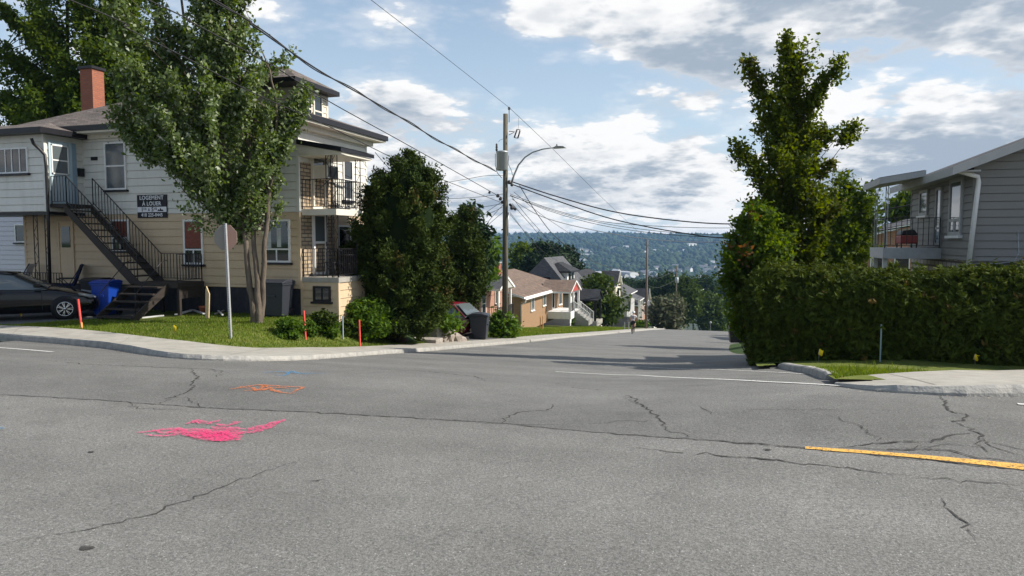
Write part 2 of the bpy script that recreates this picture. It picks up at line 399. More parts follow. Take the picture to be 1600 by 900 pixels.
for k_ in ('white_siding', 'tan_siding', 'grey_siding', 'cream_siding', 'white_paint', 'cream_paint', 'lightgrey_siding', 'concrete', 'brick_orange', 'brick_red', 'foundation'): grime(M[k_])
L_MAPLE = leaf_mat('leaf_silver_maple', (.050, .090, .014), (.125, .18, .034), (.40, .44, .33), under=(.15, .20, .085), trans=.40, rough=.45)
L_BROAD = leaf_mat('leaf_broad', (.040, .075, .010), (.105, .15, .020), trans=.42, rough=.6)
L_NORWAY = leaf_mat('leaf_maple', (.045, .075, .009), (.120, .155, .018), (.12, .12, .03), trans=.5, rough=.6)
L_YOUNG = leaf_mat('leaf_young', (.045, .09, .012), (.115, .17, .022), (.20, .11, .045), trans=.5, rough=.6)
L_CEDAR = leaf_mat('leaf_cedar', (.020, .038, .006), (.080, .105, .015), (.13, .095, .03), trans=.18, rough=.8)
L_CEDART = leaf_mat('leaf_cedar_tree', (.014, .030, .006), (.058, .082, .014), (.10, .08, .025), trans=.14, rough=.8)
L_CEDAR2 = leaf_mat('leaf_cedar_green', (.030, .06, .010), (.085, .12, .017), trans=.22, rough=.7)
L_SPRUCE = leaf_mat('leaf_spruce', (.012, .030, .012), (.035, .062, .024), trans=.08, rough=.7)
L_SHRUB = leaf_mat('leaf_shrub', (.050, .105, .015), (.12, .20, .030), trans=.4, rough=.6)
L_LILAC = leaf_mat('leaf_lilac', (.05, .075, .03), (.17, .165, .115), trans=.2, rough=.7)
L_FAR = leaf_mat('leaf_far', (.015, .036, .010), (.045, .074, .018), trans=.2, rough=.7)
L_GRASS = leaf_mat('grass_blade', (.065, .11, .012), (.17, .23, .035), (.30, .28, .12), trans=.4, rough=.7)
# ------------------------------------------------------------------ ground, roads, pavements
rng = np.random.default_rng(7); random.seed(7)
def paint_mat(name, col, wear, scale=30, rough=.8, soft=.06):
    m = pbr(name, col, rough, noise=.12, nscale=20); nt = m.node_tree; N = nt.nodes; L = nt.links
    g = N.new('ShaderNodeNewGeometry'); n = N.new('ShaderNodeTexNoise'); n.inputs['Scale'].default_value = scale; n.inputs['Detail'].default_value = 8; n.inputs['Roughness'].default_value = .75
    L.new(g.outputs['Position'], n.inputs[0]); r = N.new('ShaderNodeMapRange'); r.inputs[1].default_value = wear-soft; r.inputs[2].default_value = wear+soft
    L.new(n.outputs[0], r.inputs[0]); t = N.new('ShaderNodeBsdfTransparent'); mx = N.new('ShaderNodeMixShader')
    L.new(r.outputs[0], mx.inputs[0]); L.new(t.outputs[0], mx.inputs[1]); L.new(N['Principled BSDF'].outputs[0], mx.inputs[2]); L.new(mx.outputs[0], N['Material Output'].inputs[0])
    return m
M['crack'] = paint_mat('crack', (.045, .043, .04), .44, 14, .95, .10)
def asphalt_mat(name, c1, c2, lane=False):
    m = new_mat(name); nt = m.node_tree; N = nt.nodes; L = nt.links; b = N['Principled BSDF']; b.inputs['Roughness'].default_value = .82
    b.inputs['Specular IOR Level'].default_value = .35
    g = N.new('ShaderNodeNewGeometry')
    def noise(s, d, r=.6):
        n = N.new('ShaderNodeTexNoise'); n.inputs['Scale'].default_value = s; n.inputs['Detail'].default_value = d; n.inputs['Roughness'].default_value = r
        L.new(g.outputs['Position'], n.inputs[0]); return n.outputs[0]
    def rmp(v, a, b_, c, d):
        r = N.new('ShaderNodeMapRange'); L.new(v, r.inputs[0])
        for i, q in zip((1, 2, 3, 4), (a, b_, c, d)): r.inputs[i].default_value = q
        return r.outputs[0]
    def mul(a, b_):
        n = N.new('ShaderNodeMath'); n.operation = 'MULTIPLY'; L.new(a, n.inputs[0]); L.new(b_, n.inputs[1]); return n.outputs[0]
    big = rmp(noise(.28, 5), .3, .7, .90, 1.10); mid = rmp(noise(2.1, 8, .7), .3, .7, .90, 1.10)
    fine = rmp(noise(44, 3, .85), .33, .67, .58, 1.44); fine2 = rmp(noise(120, 2, .8), .32, .68, .60, 1.42)
    # wheel-polished bands and old stains along the lane
    mp = N.new('ShaderNodeMapping'); mp.inputs['Scale'].default_value = (.035, .75, 1); L.new(g.outputs['Position'], mp.inputs[0])
    tn = N.new('ShaderNodeTexNoise'); tn.inputs['Scale'].default_value = 1; tn.inputs['Detail'].default_value = 4; L.new(mp.outputs[0], tn.inputs[0])
    band = rmp(tn.outputs[0], .35, .65, .88, 1.10)
    stain = rmp(noise(.65, 7, .62), .60, .72, 1.0, .82)
    k = mul(mul(mul(big, mid), mul(fine, fine2)), mul(band, stain))
    vo = N.new('ShaderNodeTexVoronoi'); vo.inputs['Scale'].default_value = 32; L.new(g.outputs['Position'], vo.inputs[0])
    st = rmp(vo.outputs['Distance'], .10, .17, 1, 0)
    sep = N.new('ShaderNodeSeparateColor'); L.new(vo.outputs['Color'], sep.inputs[0])
    st = mul(st, rmp(sep.outputs[0], .70, .80, 0, 1))
    mx = N.new('ShaderNodeMix'); mx.data_type = 'RGBA'; L.new(rmp(noise(.9, 6), .35, .65, 0, 1), mx.inputs[0])
    mx.inputs[6].default_value = (*c1, 1); mx.inputs[7].default_value = (*c2, 1)
    m2 = N.new('ShaderNodeMix'); m2.data_type = 'RGBA'; m2.blend_type = 'MULTIPLY'; m2.inputs[0].default_value = 1
    L.new(mx.outputs[2], m2.inputs[6]); L.new(k, m2.inputs[7])
    m3 = N.new('ShaderNodeMix'); m3.data_type = 'RGBA'; L.new(st, m3.inputs[0]); L.new(m2.outputs[2], m3.inputs[6]); m3.inputs[7].default_value = (.42, .41, .38, 1)
    L.new(m3.outputs[2], b.inputs['Base Color'])
    bp = N.new('ShaderNodeBump'); bp.inputs['Strength'].default_value = .55; bp.inputs['Distance'].default_value = .006
    L.new(fine, bp.inputs['Height']); L.new(bp.outputs[0], b.inputs['Normal']); return m
M['asphalt'] = asphalt_mat('asphalt', (.145, .143, .137), (.165, .163, .155))
M['asphalt_old'] = asphalt_mat('asphalt_old', (.125, .124, .119), (.148, .147, .141))
M['asphalt_drive'] = asphalt_mat('asphalt_drive', (.10, .10, .10), (.13, .13, .128))
M['grass_base'] = pbr('grass_base', (.060, .095, .018), 1, noise=0, nscale=2.5, col2=(.16, .175, .045), detail=12, bump=1, bscale=30, spec=.1)
M['ground_far'] = pbr('ground_far', (.028, .055, .020), 1, nscale=.012, col2=(.075, .105, .040), detail=10, spec=.05)
def sheet(name, us, vs, zf, mat, keep=None, skirt=0):
    U, V = np.meshgrid(us, vs); Z = zf(U, V); nu, nv = len(us), len(vs)
    P = np.stack([U, V, Z], -1).reshape(-1, 3); fs = []
    for j in range(nv-1):
        if keep is not None: kk = keep((np.array(us[:-1])+np.array(us[1:]))/2, np.full(nu-1, (vs[j]+vs[j+1])/2))
        for i in range(nu-1):
            if keep is not None and not kk[i]: continue
            a = j*nu+i; fs.append((a, a+1, a+nu+1, a+nu))
    me = bpy.data.meshes.new(name); me.from_pydata(P.tolist(), [], fs); me.materials.append(mat)
    me.polygons.foreach_set('use_smooth', [True]*len(fs)); me.update()
    o = bpy.data.objects.new(name, me); COL.objects.link(o); return o
def pip(poly, x, y):
    x = np.asarray(x, float); y = np.asarray(y, float); c = np.zeros(x.shape, bool); n = len(poly)
    for i in range(n):
        x1, y1 = poly[i][:2]; x2, y2 = poly[(i+1) % n][:2]
        if y1 == y2: continue
        c ^= ((y1 > y) != (y2 > y)) & (x < (x2-x1)*(y-y1)/(y2-y1)+x1)
    return c
# main crack: boundary of the two pavings, photograph trace
CR = [gp(*p) for p in ((-60, 612), (0, 617), (150, 625), (330, 638), (480, 644), (640, 653), (790, 662), (930, 676), (1090, 687), (1260, 700), (1420, 716), (1600, 735), (1700, 745))]
CRu = np.array([p[0] for p in CR]); CRv = np.array([p[1] for p in CR])
def crv(u): return np.interp(u, CRu, CRv)
us_n = np.unique(np.concatenate([np.linspace(-90, -20, 15), np.linspace(-20, 12, 33), np.linspace(12, 90, 16)]))
def sheet_rel(name, us, f0, f1, n, zf, mat):
    P = []; 
    for t in np.linspace(0, 1, n):
        for u in us:
            v = f0(u)*(1-t)+f1(u)*t; P.append((u, v, float(zf(u, v))))
    nu = len(us); fs = [(j*nu+i, j*nu+i+1, (j+1)*nu+i+1, (j+1)*nu+i) for j in range(n-1) for i in range(nu-1)]
    me = bpy.data.meshes.new(name); me.from_pydata(P, [], fs); me.materials.append(mat)
    me.polygons.foreach_set('use_smooth', [True]*len(fs)); me.update()
    o = bpy.data.objects.new(name, me); COL.objects.link(o); return kind(o, 'structure')
main_road = sheet_rel('main_road', us_n, lambda u: -30, crv, 24, G, M['asphalt'])
upper = sheet_rel('main_road_far_lane', us_n, crv, lambda u: 12.6, 12, G, M['asphalt_old'])
side = kind(sheet('side_street', np.linspace(-17, 4, 30), np.concatenate([np.linspace(12.6, 40, 56), np.linspace(41, 165, 125)]), G, M['asphalt_old']), 'structure')
# --- left pavement
LO_px = [(-120, 508), (0, 523), (80, 529), (170, 536), (230, 546.5), (300, 553.5), (360, 556), (430, 555.5), (500, 552.5), (560, 548.5)]
LI_px = [(-120, 503), (0, 510), (80, 512), (130, 516), (200, 524), (260, 531), (310, 537), (352, 541.5), (396, 542.5), (450, 541)]
LO = [gp(x, y, .12) for x, y in LO_px]; LI = [gp(x, y, .12) for x, y in LI_px]
def resamp(P, n):
    P = np.array(P)[:, :2]; d = np.r_[0, np.cumsum(np.hypot(*np.diff(P, axis=0).T))]
    for _ in range(1): pass
    t = np.linspace(0, d[-1], n); return np.stack([np.interp(t, d, P[:, 0]), np.interp(t, d, P[:, 1])], 1)
def smooth(P, k=3):
    for _ in range(k):
        Q = P.copy(); Q[1:-1] = (P[:-2]+2*P[1:-1]+P[2:])/4; P = Q
    return P
print('LO', [tuple(np.round(p[:2], 1)) for p in LO]); print('LI', [tuple(np.round(p[:2], 1)) for p in LI])
LOs = smooth(resamp([(-60, LO[0][1])]+[tuple(p[:2]) for p in LO]+[(-9.0, 22), (-9.0, 40), (-9.0, 165)], 420), 6)
LIs = smooth(resamp([(-60, LI[0][1])]+[tuple(p[:2]) for p in LI]+[(-10.5, 22), (-10.5, 40), (-10.5, 165)], 420), 6)
RO_px = [(1303, 590), (1332, 594.5), (1369, 598), (1420, 602), (1480, 605.5), (1540, 607), (1600, 607), (1720, 608)]
RI_px = [(1306, 589), (1342, 583), (1380, 583.5), (1420, 584), (1460, 582.5), (1504, 580.5), (1600, 579.5), (1720, 578.5)]
RO = [gp(x, y, .10) for x, y in RO_px]; RI = [gp(x, y, .10) for x, y in RI_px]
print('RO', [tuple(np.round(p[:2], 1)) for p in RO]); print('RI', [tuple(np.round(p[:2], 1)) for p in RI])
ROs = smooth(resamp([tuple(p[:2]) for p in RO]+[(40, RO[-1][1])], 160), 2); RIs = smooth(resamp([tuple(p[:2]) for p in RI]+[(40, RI[-1][1])], 160), 2)
def pavement(name, O, I, liftf, kerbw=.16, jn=46):
    mb = MB(); n = len(O); vs = []; K = []
    for i in range(n):
        o, q = O[i], I[i]; d = q-o; ln = np.hypot(*d) or 1; k = o + d*min(.9, kerbw/ln); l = liftf(i/(n-1), o)
        k_ = (k[0], k[1]); K.append((o, k, l))
        for t in (0, .33, .66, 1):
            p = k*(1-t)+q*t; vs.append((p[0], p[1], float(G(p[0], p[1]))+l))
    fs = [(i*4+j, (i+1)*4+j, (i+1)*4+j+1, i*4+j+1) for i in range(n-1) for j in range(3)]
    mb.add(vs, fs, 0, True)
    pv = kind(mb.build(name, M['concrete']), 'structure')
    kb = MB(); vs = []; r = np.random.default_rng(3)
    for i, (o, k, l) in enumerate(K):
        d = (k-o)/max(1e-6, np.hypot(*(k-o))); j = r.normal(0, .012); o2 = o+d*j
        z0 = float(G(o[0], o[1])); zt = z0+l+.004+r.normal(0, .004)
        vs += [(o2[0]-d[0]*.03, o2[1]-d[1]*.03, z0-.05), (o2[0]-d[0]*.02, o2[1]-d[1]*.02, z0+l*.35), (o2[0]+d[0]*.01, o2[1]+d[1]*.01, zt-.03), (o2[0]+d[0]*.04, o2[1]+d[1]*.04, zt), (k[0], k[1], float(G(k[0], k[1]))+l+.004), (k[0], k[1], z0-.05)]
    fs = [(i*6+j, (i+1)*6+j, (i+1)*6+j+1, i*6+j+1) for i in range(n-1) for j in range(5)]
    kb.add(vs, fs, 0, False); k = kb.build('kerb', M['kerb'], pv)
    # expansion joints
    jm = MB()
    for i in range(6, n-1, max(3, n//jn)):
        o, q = O[i], I[i]; l = liftf(i/(n-1), o); 
        t = (O[i+1]-O[i]); t = t/max(1e-6, np.hypot(*t))*.007
        ps = []
        for a in (0.12, .5, .98):
            p = o*(1-a)+q*a; ps.append(p)
        for a, b in zip(ps[:-1], ps[1:]):
            jm.add([(a[0]-t[0], a[1]-t[1], float(G(*a))+l+.006), (a[0]+t[0], a[1]+t[1], float(G(*a))+l+.006), (b[0]+t[0], b[1]+t[1], float(G(*b))+l+.006), (b[0]-t[0], b[1]-t[1], float(G(*b))+l+.006)], [(0, 1, 2, 3)])
    jm.build('joints', M['joint'], pv)
    return pv
M['joint'] = pbr('joint', (.16, .15, .14), .95)
def liftL(t, o):
    if o[0] < -13: return .145
    if o[1] < 16: return float(.145-.055*sst(-13, -9.5, o[0]))
    return .10
pave_l = pavement('pavement', LOs, LIs, liftL)
pave_r = pavement('pavement_right', ROs, RIs, lambda t, o: float(.03+.10*sst(0, .06, t)), .16, 11)
# --- lawns
LMID = (LOs+LIs)/2
poly_l = [tuple(p) for p in LMID if p[1] < 160] + [(-10.0, 160), (-95, 160), (-95, LMID[0][1])]
def keep_l(u, v): return pip(poly_l, u, v)
usl = np.concatenate([np.linspace(-95, -30, 20), np.arange(-29.5, -8.5, .3)])
vsl = np.concatenate([np.arange(11, 32, .3), np.arange(32, 100, 1.0), np.arange(100, 161, 5)])
lawn_l = kind(sheet('lawn', usl, vsl, lambda u, v: G(u, v)+.09, M['grass_base'], keep_l), 'structure')
# right: granite-like kerb, grass wedge, garden behind the hedge
RK = [gp(*p, .10) for p in ((1222, 567), (1245, 570.5), (1275, 575), (1300, 582.5))]
poly_r = [tuple(p[:2]) for p in RK] + [tuple((a+b)/2) for a, b in zip(ROs, RIs)] + [(40, 60), (.45, 60), (.45, 14.5)]
poly_r = [(RK[0][0]+.05, RK[0][1]+.5)] + poly_r
def keep_r(u, v): return pip(poly_r, u, v)
lawn_r = kind(sheet('lawn_right', np.concatenate([np.arange(-.4, 9, .12), np.arange(9.2, 41, 2)]), np.concatenate([np.arange(9.0, 15, .12), np.arange(15, 61, 1)]), lambda u, v: G(u, v)+.075, M['grass_base'], keep_r), 'structure')
kb = MB(); pts = smooth(resamp([tuple(p[:2]) for p in RK], 16), 1)
vs = []
for i, p in enumerate(pts):
    t = pts[min(i+1, 15)]-pts[max(i-1, 0)]; t = t/np.hypot(*t); nrm = np.array([t[1], -t[0]]); nrm = -nrm if nrm[0] < 0 else nrm
    z = float(G(*p)); l = .11+rng.normal(0, .006); a = p-nrm*.10; b = p+nrm*.09
    if i in (0, 15): l *= .7
    vs += [(a[0], a[1], z-.05), (a[0]+nrm[0]*.02, a[1]+nrm[1]*.02, z+l-.02), (a[0]+nrm[0]*.05, a[1]+nrm[1]*.05, z+l), (b[0], b[1], z+l), (b[0], b[1], z-.05)]
kb.add(vs, [(i*5+j, (i+1)*5+j, (i+1)*5+j+1, i*5+j+1) for i in range(15) for j in range(4)] + [(0, 1, 2, 3, 4), (75, 76, 77, 78, 79)], 0, False)
kind(kb.build('kerb_stone', M['kerb']), 'structure')
# ground to the horizon
def Dfw(u, v): return -u*math.sin(ALPHA)+v*math.cos(ALPHA)
def nz(u, v, s, seed):
    r = np.random.default_rng(seed); out = 0
    for k in range(5):
        a = r.uniform(0, 6.28); f = s*(1.7**k); p = r.uniform(0, 6.28)
        out = out + np.sin((u*np.cos(a)+v*np.sin(a))*f+p+1.3*np.sin((v*np.cos(a)-u*np.sin(a))*f*.7))/(1.5**k)
    return out/2.2
def GF(u, v):
    u = np.asarray(u, float); v = np.asarray(v, float)
    z = G(u, v); D = Dfw(u, v); a = np.abs(u)
    hill = 112*sst(1350, 3300, D + 150*nz(u, v, .0016, 5)) + 7*sst(900, 2000, D)*nz(u, v, .004, 9) + 4*sst(2000, 3000, D)*nz(u, v, .012, 11)
    crest = -3*sst(-400, -1200, u)
    return z + hill + crest - .35*(1-sst(162, 175, D))
gu = np.unique(np.concatenate([-np.geomspace(20, 6000, 60), np.linspace(-20, 20, 12), np.geomspace(20, 6000, 60)]))
gv = np.unique(np.concatenate([np.linspace(-300, 200, 60), np.geomspace(200, 6500, 150)]))
ground = kind(sheet('ground', gu, gv, GF, M['ground_far']), 'structure')
# --- driveways
def patch(name, pts, lift, mat, parent=None, n=10):
    p = [np.array(q[:2]) for q in pts]; vs = []                     # 4 corners, bilinear grid draped on the ground
    for j in range(n+1):
        for i in range(n+1):
            s, t = i/n, j/n; q = p[0]*(1-s)*(1-t)+p[1]*s*(1-t)+p[2]*s*t+p[3]*(1-s)*t
            vs.append((q[0], q[1], float(G(*q))+lift))
    fs = [(j*(n+1)+i, j*(n+1)+i+1, (j+1)*(n+1)+i+1, (j+1)*(n+1)+i) for j in range(n) for i in range(n)]
    return MB().add(vs, fs, 0, True).build(name, mat, parent)
a = gp(25, 507.5, .11); b = gp(200, 494, .11)
kind(patch('driveway', [(-40, a[1]-.1), a[:2]+np.array([-.2, 0]), (b[0], b[1]), (-19.0, 19.3)], .105, M['asphalt_drive']), 'structure')
kind(patch('driveway', [(-40, a[1]-.1), (-19.2, 19.3), (-19.0, 19.3), (-40, 19.3)], .108, M['asphalt_drive']), 'structure')
for v0, v1 in ((27.6, 31.4), (52.5, 57), (80.5, 84), (93, 96)):
    kind(patch('driveway', [(-30, v0), (-10.45, v0), (-10.45, v1), (-30, v1)], .112, M['asphalt_drive']), 'structure')
# --- painted lines and marks
M['line_white'] = paint_mat('line_white', (.62, .62, .60), .42); M['line_white_thin'] = paint_mat('line_white_thin', (.55, .55, .53), .47)
M['line_yellow'] = paint_mat('line_yellow', (.70, .40, .09), .44, 34)
M['spray_pink'] = paint_mat('spray_pink', (.84, .06, .22), .54, 46, .8, .10); M['spray_orange'] = paint_mat('spray_orange', (.56, .17, .06), .50, 40); M['spray_blue'] = paint_mat('spray_blue', (.06, .26, .48), .51, 40)
def ribbon(mb, pts, w, lift, jit=0, sub=.12, taper=False, r=np.random.default_rng(5)):
    P = resamp(pts, max(3, int(sum(np.hypot(*(np.array(b[:2])-np.array(a[:2]))) for a, b in zip(pts[:-1], pts[1:]))/sub)))
    n = len(P)
    if jit: P[1:-1] += r.normal(0, jit, (n-2, 2))
    vs = []
    for i in range(n):
        t = P[min(i+1, n-1)]-P[max(i-1, 0)]; t = t/max(1e-6, np.hypot(*t)); nn = np.array([-t[1], t[0]])
        ww = w/2*(1+(r.normal(0, .25) if jit else 0))*((1-abs(2*i/(n-1)-1)**3*.8) if taper else 1)
        for s in (-1, 1):
            q = P[i]+nn*ww*s; vs.append((q[0], q[1], float(G(*q))+lift))
    mb.add(vs, [(2*i, 2*i+1, 2*i+3, 2*i+2) for i in range(n-1)])
def line(name, px, w, mat, parent, lift=.006, ext=0):
    P = [gp(*p)[:2] for p in px]
    if ext: t_ = P[-1]-P[0]; P.append(P[-1]+t_/np.hypot(*t_)*ext)
    mb = MB(); ribbon(mb, P, w, lift, sub=.3); return mb.build(name, mat, parent)
line('white_line', [(0, 543.5), (40, 546.5), (82, 550)], .11, M['line_white'], upper)
line('white_line', [(868, 581), (1000, 586.5), (1200, 597), (1380, 609), (1518, 618)], .10, M['line_white'], upper)
line('white_line', [(908, 569.5), (1000, 573), (1120, 577.5), (1255, 584.5)], .10, M['line_white_thin'], side)
line('white_line', [(1590, 631.5), (1700, 640)], .11, M['line_white'], upper, .006, 20)
line('white_line', [(0, 543.5), (-40, 540)], .11, M['line_white'], upper, .006, 20)
line('yellow_line', [(1258, 700), (1340, 705.5), (1470, 716), (1600, 728), (1720, 740)], .070, M['line_yellow'], upper, .005, 24)
line('yellow_line', [(1285, 702.8), (1400, 711.2), (1500, 721.2), (1600, 733), (1720, 748)], .070, M['line_yellow'], main_road, .006, 24)
ck = MB(); rc = np.random.default_rng(21)
def crack(px, w=.022, jit=.022): ribbon(ck, [gp(*p)[:2] for p in px], w, .0045, jit, .07, True, rc)
ribbon(ck, [p[:2] for p in CR], .026, .0045, .014, .09, False, rc)
for c in ([(300, 576), (306, 592), (300, 606), (288, 615), (262, 625), (250, 631)], [(262, 621), (290, 622), (305, 630), (316, 637)], [(70, 563), (130, 569), (220, 573), (330, 577), (360, 583)],
          [(500, 571), (530, 574), (580, 577), (660, 580), (740, 588), (760, 596)], [(320, 578), (345, 582), (338, 590)],
          [(830, 597), (880, 600), (905, 607), (960, 611), (985, 620), (1000, 632), (1025, 648), (1035, 660), (1042, 672), (1075, 680), (1100, 687)],
          [(885, 604), (900, 600), (882, 594)], [(865, 632), (858, 640), (810, 645), (795, 652), (784, 662)], [(700, 655), (760, 662), (840, 664), (900, 664)], [(900, 664), (960, 659), (1030, 658)],
          [(960, 612), (975, 619), (990, 630)],
          [(1467, 617), (1475, 630), (1478, 641), (1515, 650), (1495, 659), (1512, 668), (1533, 680), (1540, 693), (1560, 703), (1600, 712)], [(1540, 690), (1570, 697), (1610, 706)],
          [(1310, 700), (1360, 693), (1450, 690), (1490, 680), (1520, 677)], [(1330, 700), (1420, 703), (1480, 703), (1530, 715), (1600, 724)], [(1400, 702), (1500, 694), (1540, 700)], [(1535, 684), (1530, 696), (1545, 708)],
          [(1470, 778), (1490, 806), (1525, 842)], [(1400, 741), (1500, 752), (1600, 760)], [(985, 700), (1060, 708), (1180, 716), (1280, 728), (1400, 742)], [(1290, 648), (1340, 665), (1385, 692)],
          [(1165, 640), (1260, 640), (1340, 642)], [(480, 717), (440, 728), (395, 742), (340, 765), (300, 780), (230, 806), (150, 824), (60, 842), (0, 853)],
          [(475, 752), (510, 748)], [(1095, 635), (1110, 648)], [(195, 629), (205, 637), (260, 640), (300, 639)]):
    crack(c, .012 if len(c) < 5 or c[0] == (480, 717) else .024)
ck.build('cracks', M['crack'], upper)
st = MB()
for x, y, r_ in ((135, 857, .045), (142, 707, .03), (1200, 703, .03)):
    p = gp(x, y); st.add([(p[0]+r_*(1+.3*math.sin(3*a))*math.cos(a), p[1]+r_*.7*math.sin(a), p[2]+.005) for a in np.linspace(0, 6.28, 12)[:-1]], [tuple(range(11))])
st.build('tar_spots', M['crack'], main_road)
def spray(name, strokes, mat, label, lift=.0075):
    mb = MB(); i = 0
    for w, px in strokes:
        i += 1; ribbon(mb, [gp(*p)[:2] for p in px], w*1.35, lift+i*.0004, .012, .08, True, rc)
    return tag(mb.build('paint_mark', mat), label, 'paint mark', 'utility paint marks sprayed on the asphalt')
spray('p', [(.09, [(212, 677), (260, 671), (330, 674), (400, 676), (440, 658)]), (.08, [(388, 674), (410, 667), (444, 656)]), (.10, [(288, 682), (330, 678), (382, 679)]), (.11, [(300, 686), (340, 682), (378, 684)]), (.10, [(320, 690), (350, 687), (374, 688)]),
            (.06, [(290, 664), (310, 657), (330, 661)]), (.05, [(300, 658), (320, 664), (345, 657)]), (.05, [(338, 663), (352, 668), (375, 660), (362, 660)]), (.05, [(225, 680), (262, 683), (300, 675)]), (.05, [(240, 674), (258, 680), (280, 670), (296, 684), (318, 672), (330, 684), (352, 674), (362, 686), (380, 676)]),
            (.06, [(285, 678), (320, 676), (370, 681)]), (.07, [(330, 668), (345, 671), (384, 672)]), (.12, [(292, 680), (330, 682), (380, 683)]), (.12, [(298, 684), (335, 685), (378, 686)]), (.10, [(310, 688), (340, 689), (376, 689)]), (.08, [(245, 678), (300, 677), (360, 678)])], M['spray_pink'], 'big bright pink spray paint scribble with a slanting tail on the near asphalt')
spray('p', [(.06, [(358, 609), (400, 602), (440, 604), (476, 606)]), (.05, [(378, 612), (420, 608), (440, 614), (460, 616)]), (.04, [(390, 603), (400, 612), (415, 602), (430, 613)]), (.04, [(455, 615), (476, 605)]), (.05, [(380, 606), (410, 611), (428, 606), (452, 608)])], M['spray_orange'], 'faded orange spray paint scribble on the asphalt beyond the long crack')
spray('p', [(.06, [(410, 583), (440, 581), (465, 584), (510, 584)]), (.04, [(425, 586), (445, 588), (455, 580), (480, 586)])], M['spray_blue'], 'faint blue spray paint scribble nearest the left pavement corner')
spray('p', [(.05, [(-12, 672), (0, 669), (6, 671)])], M['spray_blue'], 'small blue spray paint dab at the left edge of the photo')
# --- grass blades
def np_mesh(name, V, F, mat, var=None, parent=None, smooth=False):
    me = bpy.data.meshes.new(name); nf, k = F.shape
    me.vertices.add(len(V)); me.vertices.foreach_set('co', np.ascontiguousarray(V, np.float32).ravel())
    me.loops.add(nf*k); me.loops.foreach_set('vertex_index', np.ascontiguousarray(F, np.int32).ravel())
    me.polygons.add(nf); me.polygons.foreach_set('loop_start', np.arange(0, nf*k, k, dtype=np.int32)); me.polygons.foreach_set('loop_total', np.full(nf, k, np.int32))
    if smooth: me.polygons.foreach_set('use_smooth', np.ones(nf, bool))
    me.update(calc_edges=True)
    if var is not None:
        at = me.attributes.new('var', 'FLOAT', 'FACE'); at.data.foreach_set('value', np.ascontiguousarray(var, np.float32))
    for m_ in (mat if isinstance(mat, (list, tuple)) else [mat]): me.materials.append(m_)
    o = bpy.data.objects.new(name, me); COL.objects.link(o)
    if parent is not None: o.parent = parent
    return o
DRV = [tuple(p) for p in ((-40, a[1]-.1), tuple(a[:2]+np.array([-.2, 0])), (b[0], b[1]), (-19.0, 19.3), (-40, 19.3))]
def blades(n, u0, u1, v0, v1, keep, h, w, lift, seed, bias=1):
    r = np.random.default_rng(seed); u = r.uniform(u0, u1, n); v = v0+(v1-v0)*r.random(n)**bias
    k = keep(u, v); u, v = u[k], v[k]; n = len(u); z = G(u, v)+lift
    cl = nz(u, v, 2.2, 3)*.5+.5
    hh = h*(.5+.7*r.random(n))*(.7+.5*cl); a_ = r.uniform(0, 6.28, n); ww = w*(.6+.8*r.random(n))
    dx, dy = np.cos(a_)*ww, np.sin(a_)*ww; lx, ly = r.normal(0, .35, n)*hh, r.normal(0, .35, n)*hh
    V = np.stack([np.stack([u-dx, v-dy, z-.01], 1), np.stack([u+dx, v+dy, z-.01], 1), np.stack([u+lx, v+ly, z+hh], 1)], 1).reshape(-1, 3)
    F = np.arange(3*n).reshape(-1, 3); return V, F, np.where(r.random(n) < .04, 1, np.clip(cl*.55+r.random(n)*.33+r.normal(0, .05, n)+.2*(nz(u, v, .7, 8) > .55), 0, .9))
def keep_lv(u, v):
    pl = [tuple(p) for p in LIs if p[1] < 160]+[(-10.6, 160), (-95, 160), (-95, LIs[0][1])]
    return pip(pl, u, v) & ~pip(DRV, u, v) & ~((v > 27.5) & (v < 31.5)) & ~((u < -16.4) & (u > -18.6) & (v > 16.4)) & ~((u < -11.4) & (v > 19.2) & (v < 24))
V1 = blades(150000, -22, -8.4, 11.8, 28, keep_lv, .065, .012, .09, 31); V2 = blades(50000, -18.5, -10.6, 31, 84, keep_lv, .12, .03, .09, 32)
def cat(*bs):
    V = []; F = []; c = []; o = 0
    for v_, f_, c_ in bs: V.append(v_); F.append(f_+o); c.append(c_); o += len(v_)
    return np.concatenate(V), np.concatenate(F), np.concatenate(c)
V_, F_, c_ = cat(V1, V2); kind(tag(np_mesh('grass', V_, F_, L_GRASS, c_), 'short mown green grass on the left corner lawn', 'grass'), 'stuff')
PRI = [tuple(p[:2]) for p in RK]+[tuple(p) for p in RIs]+[(40, 20), (.3, 20)]
V3 = blades(70000, 0, 8.5, 9.6, 13.4, lambda u, v: pip(PRI, u, v), .06, .008, .075, 33); V4 = blades(1500, .4, 8, 11.3, 13, lambda u, v: pip(PRI, u, v), .16, .008, .075, 34)
V_, F_, c_ = cat(V3, V4); kind(tag(np_mesh('grass', V_, F_, L_GRASS, c_), 'strip of green grass in front of the right hedge', 'grass'), 'stuff')

